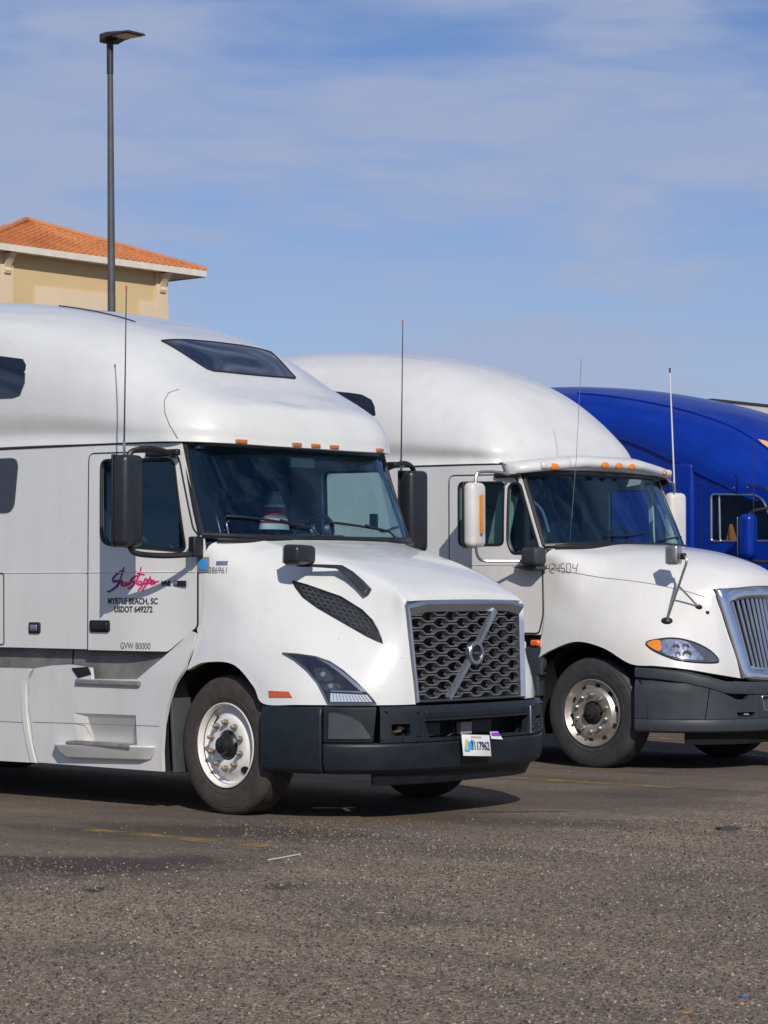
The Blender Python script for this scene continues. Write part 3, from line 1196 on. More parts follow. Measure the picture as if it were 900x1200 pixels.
for side in (-1, 1):
    mi = lambda P: [(x, -side * y, z) for x, y, z in P]
    tw = (.6, side * .8, .1)
    hl = skin('headlight', mi(HL), bv_hood1, .006, M_HLD, t1, .035, .012, toward=tw)
    dn = Vector((-.6, -side * .8, 0))
    rim = [snap(bv_hood1, p, .006, dn) for p in refine(mi(HL), .04)]
    MB().tube(rim + [rim[0]], .006, 6, False).build('headlight_rim', mat('headlight_rim', (.16, .17, .19), .35, metal=.5), hl)
    skin('light_bar', mi([(.95, -1.09, .895), (1.155, -.94, .885), (1.185, -.918, .838), (.955, -1.097, .838)]), bv_hood1, .013, M_DRL, hl, .03, .01, toward=tw)
    skin('light_bar', mi([(.80, -1.075, 1.135), (.90, -1.034, 1.10), (.995, -1.003, 1.035), (1.15, -.94, .905), (.95, -1.09, .915), (.95, -1.088, .905), (1.13, -.955, .895), (1.07, -.985, .95), (.985, -1.012, 1.02), (.89, -1.043, 1.085)]), bv_hood1, .012, mat('headlight_edge', (.3, .33, .38), .2, metal=.7), hl, .03, .008, toward=tw)
    lo_, hi_ = (Vector((.965, -1.09, .842)), Vector((1.178, -.923, .842))), (Vector((.958, -1.085, .890)), Vector((1.15, -.944, .882)))
    for q in range(11):
        t = (q + .5) / 11
        P0, P1 = lo_[0].lerp(lo_[1], t), hi_[0].lerp(hi_[1], t)
        MB().tube([snap(bv_hood1, mi([tuple(P)])[0], .014, dn) for P in (P0, P1)], .0032, 5).build('light_rib', mat('light_rib', (.35, .37, .4), .2, metal=.5), hl)
    for (a, bq, c_, d_) in (((.811, -1.11, 1.057), (.884, -1.067, 1.064), (.956, -1.058, .988), (.865, -1.117, .975)), ((.885, -1.112, .958), (.982, -1.05, .964), (1.0, -1.053, .923), (.91, -1.112, .917))):
        pr_ = skin('projector', smoothclosed(mi([a, bq, c_, d_]), 3), bv_hood1, .011, mat('headlight_bowl', (.10, .11, .13), .22, metal=.8, var=.3, vscale=40), hl, .03, .008, toward=tw)
        cc = snap(bv_hood1, mi([tuple((Vector(a) + Vector(bq) + Vector(c_) + Vector(d_)) / 4)])[0], .012, dn)
        lb = MB()
        for k in range(1):
            lb.lathe([(0, -.008), (.014, -.006), (.021, .002)], 14)
        lens = lb.build('projector_lens', mat('projector_glass', (.16, .18, .21), .08, coat=1), hl)
        lens.matrix_local = Matrix.Translation(cc) @ Matrix.Rotation(R(42) * -side * -1 if side > 0 else R(42), 4, 'Z')
    skin('side_marker', mi([(.50, -1.241, .908), (.665, -1.213, .903), (.70, -1.212, .865), (.507, -1.241, .862)]), bv_hood1, .008, M_REDAMB, t1, .04, .012, toward=(0, side, 0))
    vt = skin('hood_vent', mi(VENT), bv_hood1, .004, M_BLACK, t1, .035, .01, toward=(.3, side, .3))
    rim = [snap(bv_hood1, p, .004, Vector((-.2, -side, -.1))) for p in refine(mi(VENT), .04)]
    MB().tube(rim + [rim[0]], .007, 6, False).build('vent_rim', M_BLACK, vt)
    # honeycomb of the vent: hexagon wires laid on the panel, long axis along the vent
    inner = [tuple(p) for p in mi(VENT)]
    c0 = sum((Vector(p) for p in inner), Vector()) / len(inner)
    ax = (Vector(inner[6]) - Vector(inner[0])).normalized()
    nn = Vector((.3, side, .3)).normalized()
    ay = nn.cross(ax).normalized()
    ax = ay.cross(nn)
    poly2 = [((Vector(p) - c0).dot(ax) * .86, (Vector(p) - c0).dot(ay) * .74) for p in inner]
    hx = MB()
    a_ = .026
    for i in range(-24, 25):
        for j in range(-14, 15):
            cx_, cy_ = i * a_ * 1.75, (j + (.5 if i % 2 else 0)) * a_ * 1.25
            if not inside((cx_, cy_), poly2):
                continue
            ring = []
            for k in range(7):
                an = k * math.pi / 3
                p = c0 + ax * (cx_ + a_ * .98 * math.cos(an)) + ay * (cy_ + a_ * .62 * math.sin(an))
                ring.append(snap(bv_hood1, p, .0085, -nn))
            hx.tube(ring, .003, 4, False)
    hx.build('vent_mesh', mat('vent_wire', (.16, .165, .18), .3, metal=.6), vt)['kind'] = 'stuff'

# --- grille
def gx(y, z):
    t = (z - .815) / .73
    return 1.335 - .05 * t + .045 * (1 - (y / .66) ** 2)


def gw(z):
    return .615 + .048 * (z - .815) / .73


def gloop(it, ib, is_, dx, n=9):
    zt, zb = 1.53 - it, .822 + ib
    P = []
    for k in range(n):
        P.append((zb, -1 + 2 * k / (n - 1)))
    Q = []
    pts = []
    for k in range(n):
        y = (gw(zb) - is_) * (-1 + 2 * k / (n - 1))
        pts.append((gx(y, zb) + dx, y, zb))
    for k in range(1, n - 1):
        z = zb + (zt - zb) * k / (n - 1)
        y = gw(z) - is_
        pts.append((gx(y, z) + dx, y, z))
    for k in range(n):
        y = (gw(zt) - is_) * (1 - 2 * k / (n - 1))
        zz = zt - .03 * abs(1 - 2 * k / (n - 1)) ** 8
        pts.append((gx(y, zt) + dx, y, zz))
    for k in range(1, n - 1):
        z = zt + (zb - zt) * k / (n - 1)
        y = -(gw(z) - is_)
        pts.append((gx(y, z) + dx, y, z))
    return pts


grille = empty('grille_placeholder', (0, 0, 0))
bpy.data.objects.remove(grille)
loops = [gloop(-.015, 0, -.01, -.012), gloop(-.006, .004, -.002, .006), gloop(.012, .012, .01, .012), gloop(.066, .018, .04, -.012), gloop(.072, .02, .046, -.075)]
vv, ff = [], []
n = len(loops[0])
for L in loops:
    vv += L
for k in range(len(loops) - 1):
    for i in range(n):
        ff.append((k * n + i, k * n + (i + 1) % n, (k + 1) * n + (i + 1) % n, (k + 1) * n + i))
grille = raw('grille', vv, ff, M_SATIN, t1, True, 35)
# screen behind the bars
bs = gloop(.05, .01, .03, -.085)
c_ = np.mean(np.array(bs), axis=0)
raw('grille_screen', bs + [tuple(c_)], [(i, (i + 1) % n, n) for i in range(n)], mat('radiator_screen', (.012, .012, .013), .6, var=.6, vscale=80), grille, True)
M_GBAR = mat('grille_bar', (.36, .365, .38), .3, metal=.8, var=.1)
rows = 14
for r_ in range(rows):
    z0 = .868 + (1.452 - .868) * r_ / (rows - 1)
    hw = gw(z0) - .05
    per = .235
    ph = (r_ % 2) * .5 * per
    amp = .0135
    pts = []
    y = -hw
    k0 = math.floor((-hw - ph) / per) - 1
    keys = []
    for k in range(k0, k0 + 9):
        b0 = k * per + ph
        keys += [(b0, -1), (b0 + per * .33, -1), (b0 + per * .5, 1), (b0 + per * .83, 1)]
    ky = [q[0] for q in keys]
    kv = [q[1] for q in keys]
    ys = sorted(set([-hw, hw] + [q for q in ky if -hw < q < hw]))
    bm_ = MB()
    sec = []
    for y in ys:
        z = z0 + amp * float(np.interp(y, ky, kv))
        x = gx(y, z) - .022
        sec.append([(x, y, z - .0035), (x, y, z + .0035), (x - .035, y, z + .005), (x - .035, y, z - .005)])
    vv = [p for s_ in sec for p in s_]
    ff = []
    for i in range(len(sec) - 1):
        for q in range(4):
            ff.append((i * 4 + q, i * 4 + (q + 1) % 4, i * 4 + 4 + (q + 1) % 4, i * 4 + 4 + q))
    ff += [(0, 3, 2, 1), tuple(len(vv) - 4 + q for q in range(4))]
    raw('grille_bar', vv, ff, M_GBAR, grille, False)
# second, deeper lattice: short struts that close the cells
st = MB()
for r_ in range(rows - 1):
    z0 = .868 + (1.452 - .868) * (r_ + .5) / (rows - 1)
    for k in range(-3, 4):
        y = k * .235 + (.25 if r_ % 2 else .75) * .235 - .04
        if abs(y) < gw(z0) - .07:
            st.box((gx(y, z0) - .075, y, z0), (.012, .085, .03))
st.build('cell_back', mat('cell_back', (.10, .095, .088), .55, var=.5, vscale=30), grille, False)
# diagonal sash with ring emblem
a, b = Vector((gx(-.29, .85) + .004, -.295, .845)), Vector((gx(.28, 1.47) + .004, .285, 1.468))
d = (b - a).normalized()
side_ = Vector((1, 0, 0)).cross(d).normalized()
up_ = d.cross(side_)
sh = MB()
nseg = 8
secs = []
for k in range(nseg + 1):
    q = a.lerp(b, k / nseg)
    q.x = gx(q.y, q.z) + .0
    secs += [q - side_ * .024 + Vector((-.03, 0, 0)), q - side_ * .016 + Vector((.008, 0, 0)), q + side_ * .016 + Vector((.008, 0, 0)), q + side_ * .024 + Vector((-.03, 0, 0))]
ff = [(i * 4 + q, i * 4 + (q + 1) % 4, i * 4 + 4 + (q + 1) % 4, i * 4 + 4 + q) for i in range(nseg) for q in range(4)]
ff += [(0, 3, 2, 1), tuple(nseg * 4 + q for q in range(4))]
raw('diagonal_bar', secs, ff, M_SATIN, grille, True, 30)
em = MB()
em.lathe([(.056, .03), (.056, -.004), (.06, -.01), (.08, -.01), (.085, -.004), (.085, .03)], 36)
eo = em.build('emblem', M_SATIN, grille, True, 30)
eo.matrix_local = Matrix.Translation((gx(0, 1.163) + .018, 0, 1.163)) @ Matrix.Rotation(R(90), 4, 'Z')
xe = gx(0, 1.163)
MB().lathe([(0, -.0), (.057, -.0), (.057, .03)], 24).build('emblem_disc', M_BLACK, grille).matrix_local = Matrix.Translation((xe + .014, 0, 1.163)) @ Matrix.Rotation(R(90), 4, 'Z')
rbox('emblem_bar', (xe + .022, 0, 1.163), (.008, .118, .024), .003, M_BUMP1, grille)
text('emblem_letters', 'VOLVO', .021, (xe + .0275, 0, 1.156), (0, 1, 0), (0, 0, 1), M_CHROME, grille, bold=.0006, align='CENTER', sx=1.15)

# --- front bumper built on one plan curve
PLAN1 = [(1.42, 0), (1.415, .3), (1.385, .58), (1.31, .82), (1.18, 1.0), (1.02, 1.13), (.84, 1.205), (.66, 1.24), (.44, 1.255)]
PL = cr(np.array(PLAN1), 12, (1.42, -.3))
seg = np.hypot(*np.diff(PL, axis=0).T)
ARC = np.concatenate([[0], np.cumsum(seg)])


def plan(s):
    sg = 1 if s >= 0 else -1
    s = min(abs(s), ARC[-1] - 1e-4)
    x = float(np.interp(s, ARC, PL[:, 0]))
    y = float(np.interp(s, ARC, PL[:, 1]))
    e = .01
    x2 = float(np.interp(min(s + e, ARC[-1]), ARC, PL[:, 0]))
    y2 = float(np.interp(min(s + e, ARC[-1]), ARC, PL[:, 1]))
    x1 = float(np.interp(max(s - e, 0), ARC, PL[:, 0]))
    y1 = float(np.interp(max(s - e, 0), ARC, PL[:, 1]))
    t = Vector((x2 - x1, y2 - y1)).normalized()
    nrm = Vector((-t.y, t.x))
    if nrm.x < 0 and nrm.y < 0:
        nrm = -nrm
    nrm = Vector((t.y * 1.0, -t.x * 1.0)) if t.x <= 0 and t.y >= 0 else nrm
    return (x, sg * y), (nrm.x, sg * nrm.y)


def s_of_y(y):
    return float(np.interp(y, PL[:, 1], ARC))


def band(name, s0, s1, prof, m, parent, step=.04, bevel=.006, skew=None):
    """closed profile [(outward, z)...] swept along the bumper's plan curve between arc positions s0..s1"""
    k = max(1, int(abs(s1 - s0) / step))
    v = []
    q = len(prof(abs(s0)) if callable(prof) else prof)
    for i in range(k + 1):
        sb_ = s0 + (s1 - s0) * i / k
        for (d, z) in (prof(abs(sb_)) if callable(prof) else prof):
            s = sb_
            if skew:
                s += skew(i / k, z)
            (x, y), (nx, ny) = plan(s)
            v.append((x + nx * d, y + ny * d, z))
    f = [(i * q + j, i * q + (j + 1) % q, (i + 1) * q + (j + 1) % q, (i + 1) * q + j) for i in range(k) for j in range(q)]
    f += [tuple(range(q))[::-1], tuple(k * q + j for j in range(q))]
    o = raw(name, v, f, m, parent, True, 30)
    if bevel:
        b_ = o.modifiers.new('bevel', 'BEVEL')
        b_.width = bevel
        b_.segments = 2
        b_.limit_method = 'ANGLE'
        b_.angle_limit = R(35)
    return o


SE = ARC[-1] - .002
sf = s_of_y(1.17)                  # corner / front joint
bump = band('bumper', -sf + .012, sf - .012, [(-.16, .335), (-.05, .335), (-.005, .365), (.014, .43), (.016, .535), (.004, .552), (-.16, .552)], M_BUMP1, t1)
band('air_dam', -.98, .98, [(-.16, .25), (-.11, .25), (-.07, .333), (-.16, .333)], M_BUMP1, bump)


def planpanel(name, outline, holes, off, m, parent, t=.05, step=.05):
    """Panel drawn in (arc, z) on the bumper's plan curve, with openings."""
    P, T_ = cdt(outline, holes, step)
    vv = []
    for s_, z in P:
        (x, y), (nx, ny) = plan(s_)
        d_ = off - .035 * sstep(.77, .81, z)
        vv.append((x + nx * d_, y + ny * d_, z))
    o = raw(name, vv, T_, m, parent, True, 40, merge=1e-5)
    if sum(p.normal.x for p in o.data.polygons) < 0:
        o.data.flip_normals()
    thick(o, t)
    return o


front = [(s_, .556) for s_ in np.linspace(-.945, .945, 20)] + [(s_, .806) for s_ in np.linspace(.945, -.945, 20)]
op = roundpoly([(-.60, .70), (.60, .70), (.555, .578), (-.555, .578)], .02)
hkL = roundpoly([(-.865, .684), (-.72, .684), (-.72, .602), (-.865, .602)], .014)
planpanel('front_panel', front, [op, hkL, [(-s_, z) for s_, z in hkL]], .012, M_BUMP1, bump, step=.04)
band('upper_bar', -.59, .59, [(-.1, .715), (.016, .715), (.02, .73), (.02, .765), (.012, .775), (-.1, .775)], M_BUMP1, bump)
band('back_plate', -.66, .66, [(-.2, .53), (-.17, .53), (-.17, .75), (-.2, .75)], M_DARK, bump, bevel=0)
for sg in (-1, 1):
    a_, b_ = .62, .945
    band('hook_recess', sg * a_, sg * b_, [(-.12, .57), (-.09, .57), (-.09, .72), (-.12, .72)], M_DARK, bump, bevel=0)
    (px, py), (nx, ny) = plan(sg * .785)
    hk = MB()
    hk.tube([(px - .08, py - .035, .625), (px - .03, py - .035, .628), (px - .012, py, .635), (px - .03, py + .035, .64), (px - .08, py + .035, .645)], .012, 8)
    hk.box((px - .04, py + .02, .655), (.05, .05, .02))
    hk.build('tow_hook', mat('rusty_hook', (.07, .055, .04), .6, metal=.5, var=.5, vscale=40), bump)
    for (s_, z_) in ((.655, .765), (.655, .605), (.655, .565), (.90, .775), (.93, .58), (.78, .575)):
        (px, py), (nx, ny) = plan(sg * s_)
        MB().lathe([(0, -.012), (.009, -.011), (.014, -.004), (.014, .004)], 10).build('bolt', M_BUMP1, bump).matrix_local = Matrix.Translation((px + nx * .012, py + ny * .012, z_)) @ Matrix.Rotation(math.atan2(ny, nx) + R(90), 4, 'Z')
    skw = lambda t, z: sg * (1 - t) * (.05 - .18 * (z - .45)) * .6
    fp = band('fog_panel', sg * .975, sg * (sf - .012), [(-.05, .556), (.006, .556), (.012, .58), (.008, .80), (-.05, .806)], M_BUMP1, bump, skew=skw)
    # blank fog lamp cover, a low pad on the panel
    cv = []
    for (u, z) in ((sf - .05, .585), (sf - .055, .765), (sf - .10, .765), (sf - .2, .74), (sf - .28, .69), (sf - .335, .61), (sf - .34, .585)):
        (px, py), (nx, ny) = plan(sg * u)
        cv.append((px + nx * .01, py + ny * .01, z))
    bfp = bvh_of(fp)
    skin('fog_cover', cv, bfp, .010, mat('fog_cover', (.045, .052, .06), .4, var=.1), bump, .04, .014, toward=(1, sg, 0))
    cl = [snap(bfp, p, .006, (-1, -sg, 0)) for p in refine(cv, .03)]
    MB().tube(cl + [cl[0]], .005, 6, False).build('cover_gap', M_SEAM, bump)
    cn = band('bumper_corner', sg * sf, sg * SE, [(-.16, .335), (-.03, .335), (.0, .36), (.014, .45), (.014, .74), (.0, .80), (-.16, .806)], M_BUMP1, bump, bevel=.012)
    strip = band('bumper_trim', sg * (a_ + .01), sg * (a_ - .015), [(-.0, .56), (.018, .56), (.018, .765), (-.0, .765)], M_SATIN if sg > 0 else M_BUMP1, bump, bevel=.003)

# things sitting in the bumper opening
rbox('opening_box', (1.285, -.03, .625), (.05, .125, .09), .008, mat('beige_plastic', (.38, .36, .31), .6), bump)
rbox('opening_duct', (1.26, .18, .63), (.04, .24, .10), .01, mat('duct_grey', (.05, .05, .05), .6), bump)
rbox('opening_duct', (1.26, -.40, .63), (.04, .22, .10), .01, mat('duct_grey', (.05, .05, .05), .6), bump)
MB().tube([(1.27, -.2, .57), (1.3, -.17, .6), (1.27, -.15, .66), (1.24, -.18, .7)], .014, 8).build('opening_hose', M_BLACK, bump)
# registration plate, knocked slightly askew
pr_ = Matrix.Translation((1.478, -.128, .510)) @ Matrix.Rotation(R(-3.0), 4, 'X') @ Matrix.Rotation(R(-9), 4, 'Y') @ Matrix.Rotation(R(4), 4, 'Z')
pz = rbox('license_plate', (0, 0, 0), (.006, .345, .152), .0025, mat('plate_white', (.74, .75, .74), .4), bump, seg=2)
pz.matrix_local = pr_
pl_y = mat('plate_yellow', (.75, .52, .06), .45)
pl_b = mat('plate_blue', (.06, .38, .75), .45)
MB().prism([(.0035, -.158, -.045), (.0035, -.10, -.05), (.0035, -.04, .0), (.0035, -.03, .035), (.0035, -.06, .045), (.0035, -.09, .02), (.0035, -.115, .045), (.0035, -.14, .03)], (0, 0, 0), (.0006, 0, 0)).build('plate_print', pl_b, pz, False)
MB().prism([(.0042, -.142, -.03), (.0042, -.115, -.034), (.0042, -.112, .038), (.0042, -.138, .042)], (0, 0, 0), (.0006, 0, 0)).build('plate_print', pl_y, pz, False)
text('plate_number', '3117962', .082, (.0052, .155, -.031), (0, 1, 0), (0, 0, 1), mat('plate_ink', (.02, .03, .09), .4), pz, bold=.0025, align='RIGHT', ext=.0006, sx=.80)
text('plate_state', 'INDIANA', .026, (.0045, .0, .049), (0, 1, 0), (0, 0, 1), mat('plate_red', (.45, .2, .2), .4), pz, align='CENTER', ext=.0004, sx=1.2)
stk = MB().prism([(1.452, .075, .545), (1.452, .205, .535), (1.43, .175, .592), (1.43, .085, .595)], (0, 0, 0), (.004, 0, .002)).build('bumper_sticker', mat('sticker_white', (.7, .68, .72), .5), bump, False)
MB().prism([(1.447, .088, .567), (1.447, .182, .562), (1.4375, .168, .588), (1.4375, .088, .590)], (0, 0, 0), (.006, 0, .002)).build('sticker_print', mat('sticker_purple', (.28, .05, .5), .5), stk, False)

# --- chassis fairings and steps
FAIR_F = [(-1.935, .292), (-2.0, .44), (-2.01, .54), (-2.05, .70), (-2.05, .9), (-1.985, 1.012), (-1.79, 1.038), (-1.58, 1.05), (-1.35, 1.03), (-1.335, .945), (-.84, .955), (-.72, 1.03), (-.6, 1.105), (-.43, 1.225), (-.315, 1.315), (-.262, 1.30), (-.285, 1.20), (-.33, 1.11), (-.344, 1.042), (-.442, .928), (-.512, .783), (-.557, .625), (-.574, .437), (-.566, .288)]


def fy1(x, z):
    return 1.252 - .035 * sstep(1.0, 1.3, z)


NICHE = [(-1.54, .685), (-.85, .69), (-.835, .465), (-1.475, .465)]
for side in (-1, 1):
    fr_ = sidepanel('chassis_fairing', FAIR_F, fy1, M_SKIRT, t1, [NICHE], t=0.03, side=side, step=.09)
    # step niche
    inn = [(-1.40, .66), (-.87, .665), (-.855, .465), (-1.43, .465)]
    vv = [(x, side * (fy1(x, z)), z) for x, z in NICHE] + [(x, side * (1.252 - (.02 if z > .6 else .13)), z) for x, z in inn]
    raw('step_niche', vv, [(0, 1, 5, 4), (1, 2, 6, 5), (2, 3, 7, 6), (3, 0, 4, 7), (4, 5, 6, 7)], M_SKIRT, fr_, False)
    lg = MB()
    pr2 = [(-1.74, .455), (-1.66, .40), (-1.62, .345), (-.68, .36), (-.61, .475)]
    lg.add([(x, side * 1.255, z) for x, z in pr2] + [(x + (.07 if x < -1.2 else -.09), side * (1.345 - (.06 if z < .38 else 0)), z) for x, z in pr2],
           [(0, 1, 2, 3, 4), (9, 8, 7, 6, 5), (0, 5, 6, 1), (1, 6, 7, 2), (2, 7, 8, 3), (3, 8, 9, 4), (4, 9, 5, 0)])
    lg.build('lower_step', M_SKIRT, fr_, True, 30, bevel=.015)
    rbox('step_tread', (-1.17, side * 1.29, .464), (.70, .115, .022), .005, M_TREAD, fr_)
    rbox('step_tread', (-1.145, side * 1.235, .925), (.70, .085, .035), .005, M_TREAD, fr_)
    for q in range(6):
        rbox('tread_rib', (-1.17, side * (1.245 + .018 * q), .477), (.68, .006, .005), .001, M_TREAD, fr_, seg=1)
    rbox('step_shelf', (-1.08, side * 1.20, .93), (.52, .10, .03), .004, M_SKIRT, fr_)
    # courtesy lens
    lens = MB().prism([(-1.555, side * 1.252, 1.025), (-1.37, side * 1.252, 1.038), (-1.33, side * 1.252, .983), (-1.48, side * 1.252, .95)], (0, 0, 0), (0, side * .010, 0)).build('step_lens', M_BLACK, fr_, True, 30, bevel=.008)
    MB().tube([(x, side * (fy1(x, .605) + .001), .6 + .014 * (x + 1.93)) for x in np.linspace(-2.0, -.6, 16)], .0022, 6).build('fairing_joint', M_GREYINK, fr_)
    rear = sidepanel('rear_fairing', [(-4.6, .262), (-1.955, .288), (-2.02, .44), (-2.03, .54), (-2.07, .70), (-2.07, .9), (-2.005, 1.01), (-4.6, 1.0)], fy1, M_SKIRT, t1, t=.03, side=side)
    MB().tube([(x, side * (fy1(x, .59) + .001), .592) for x in np.linspace(-4.5, -2.1, 16)], .0022, 6).build('fairing_joint', M_GREYINK, rear)
    jt = [(-1.945, .29), (-2.02, .50), (-2.06, .72), (-2.06, .9), (-1.995, 1.0)]
    jc = [tuple(p) for p in cr(np.array(jt), 6)]
    lipo = sidepanel('fairing_lip', [(x - .012, z) for x, z in jc] + [(x - .062, z) for x, z in jc[::-1]], lambda x, z: fy1(x, z) + .012, M_WHITE, rear, t=.02, side=side, step=.05)
    sl = MB().box((-2.55, side * 1.165, 1.0), (4.0, .03, .35))
    sl.build('sill', mat('sill_grey', (.16, .16, .155), .6, var=.3, vscale=4), t1, False)
    rbox('sill_post', (-1.62, side * 1.182, 1.09), (.012, .01, .15), .002, M_SEAM, t1, seg=1)
    # crease along the doors
    MB().tube([(x, side * (wy1(x, 1.75) + (.0105 if x > -1.36 else .001)), 1.748) for x in np.linspace(-2.36, -.3, 40)], .0035, 6).build('crease', M_WHITE, t1)
    tk = roundpoly([(-4.5, 1.19), (-4.5, 1.745), (-2.352, 1.745), (-2.345, 1.19)], .02)
    tp = [(x, side * (wy1(x, z) + .001), z) for x, z in refine(tk, .1)]
    MB().tube([tuple(p) for p in tp] + [tp[0]], .005, 6, False).build('locker_joint', M_SEAM, t1)
    rbox('locker_latch', (-1.98, side * 1.257, 1.325), (.13, .02, .085), .015, M_BLACK, t1)
    rbox('locker_latch', (-1.98, side * 1.268, 1.325), (.08, .012, .05), .008, M_SATIN, t1)

# door furniture; the near door carries the lettering
doors = [o for o in t1.children if o.name.startswith('door')]
for door, side in zip(doors, (-1, 1)):
    rbox('handle_recess', (-1.232, side * 1.262, 1.345), (.215, .016, .088), .018, M_BLACK, door)
    rbox('handle', (-1.205, side * 1.274, 1.345), (.13, .02, .055), .009, M_BLACK, door)
    rbox('handle_lock', (-1.305, side * 1.271, 1.345), (.03, .012, .05), .005, M_BUMP1, door)
near_door = doors[0]
yd = -1.2645
bv_door = bvh_of(near_door)
RT, UP = (1, 0, 0), (0, 0, 1)
text('door_text', 'MYRTLE BEACH, SC', .063, (-.898, yd, 1.513), RT, UP, M_INK, near_door, bold=.0011, align='CENTER', sx=.92, bvh=bv_door, off=.0025)
text('door_text', 'USDOT 649272', .063, (-.886, yd, 1.452), RT, UP, M_INK, near_door, bold=.0011, align='CENTER', sx=.92, bvh=bv_door, off=.0025)
text('door_text', 'GVW 80000', .066, (-1.012, yd, 1.181), RT, UP, M_GREYINK, near_door, sx=.88, bvh=bv_door, off=.0025)
yb = -(wy1(-.5, 1.66) + .012)
text('badge_text', 'VNL', .05, (-.622, yb - .004, 1.648), RT, UP, M_INK, near_door, bold=.003, sx=.95, shear=.25, bvh=bv_door, off=.0025)
rbox('badge_plate', (-.447, yb + .002, 1.664), (.135, .01, .042), .004, M_BUMP1, near_door)
rbox('badge_plate', (-.49, yb - .003, 1.664), (.035, .008, .034), .004, M_SATIN, near_door)
# brush lettering as tapered strokes: points in units of the word box
PINK = mat('pink_ink', (.62, .015, .16), .45)
PURP = mat('purple_ink', (.20, .012, .20), .45)
bx0, bz0, bw, bh = -1.166, 1.602, .53, .187
px2 = lambda X, Y: (bx0 + (X - 160) / 265 * bw, bz0 + (242 - Y) / 144 * bh)
STROKES = [
    (PURP, [(258, 128), (244, 122), (216, 142), (196, 168), (202, 182), (224, 180), (226, 196), (206, 220), (180, 238), (163, 240)], 5),
    (PURP, [(256, 100), (244, 142), (226, 200), (216, 216)], 4),
    (PURP, [(224, 200), (242, 180), (246, 186), (238, 207)], 4),
    (PINK, [(262, 186), (250, 194), (248, 206), (258, 206), (266, 194), (262, 186)], 4),
    (PINK, [(274, 184), (268, 206), (280, 196), (284, 184), (280, 204), (296, 184)], 3.5),
    (PINK, [(326, 148), (306, 158), (290, 176), (304, 184), (308, 196), (292, 216), (274, 222)], 4.5),
    (PINK, [(342, 98), (334, 140), (318, 186), (322, 198)], 4),
    (PINK, [(314, 122), (330, 138), (360, 144)], 3),
    (PINK, [(338, 178), (328, 188), (328, 200), (338, 198), (344, 186), (338, 178)], 3.5),
    (PINK, [(364, 160), (346, 206), (326, 238)], 4),
    (PINK, [(352, 184), (366, 170), (370, 184), (352, 200)], 3.5),
    (PINK, [(386, 152), (366, 200), (344, 236)], 4),
    (PINK, [(372, 184), (386, 170), (388, 184), (372, 198)], 3.5),
    (PINK, [(386, 194), (400, 184), (398, 176), (386, 188), (390, 200), (402, 194)], 3),
    (PINK, [(404, 178), (402, 196), (410, 186), (425, 181)], 3.5),
]
for (mm, pts, wd) in STROKES:
    P = cr(np.array([px2(*p) for p in pts]), 5)
    k = len(P)
    vv = []
    for i in range(k):
        t = P[min(i + 1, k - 1)] - P[max(i - 1, 0)]
        t = t / (np.linalg.norm(t) + 1e-9)
        wv = .0029 * wd * (.55 + .65 * math.sin(math.pi * (i + .6) / (k + .2)) ** .6) * .62
        nrm = np.array((-t[1], t[0])) * wv
        vv += [(P[i][0] + nrm[0], yd, P[i][1] + nrm[1]), (P[i][0] - nrm[0], yd, P[i][1] - nrm[1])]
    vv = [snap(bv_door, p, .003, (0, 1, 0)) for p in vv]
    raw('script_stroke', vv, [(2 * i, 2 * i + 1, 2 * i + 3, 2 * i + 2) for i in range(k - 1)], mm, near_door, False, merge=0)
text('unit_number', '386961', .066, (-.185, -1.14, 1.737), RT, UP, M_GREYINK, hood1, sx=.82, bvh=bv_hood1, off=.003)
bb = skin('hood_badge', [(-.125, -1.14, 1.795), (-.035, -1.12, 1.795), (-.035, -1.12, 1.825), (-.125, -1.14, 1.825)], bv_hood1, .004, M_SATIN, hood1, .02, .006, toward=(0, -1, 0))
st_ = -(wy1(-.25, 1.8))
rbox('side_sticker', (-.232, st_ - .003, 1.80), (.105, .008, .112), .003, mat('sticker_frame', (.22, .20, .17), .5), t1, Matrix.Rotation(R(10), 3, 'Z'))
rbox('sticker_print', (-.232, st_ - .008, 1.80), (.068, .008, .075), .002, mat('sticker_blue', (.03, .27, .68), .4), t1, Matrix.Rotation(R(10), 3, 'Z'))

# --- mirrors, antennas, wipers
def tube(name, pts, r, m, parent, n=10, smooth=5):
    P = cr(np.array(pts, float), smooth) if len(pts) > 2 else pts
    return MB().tube([tuple(p) for p in P], r, n).build(name, m, parent)


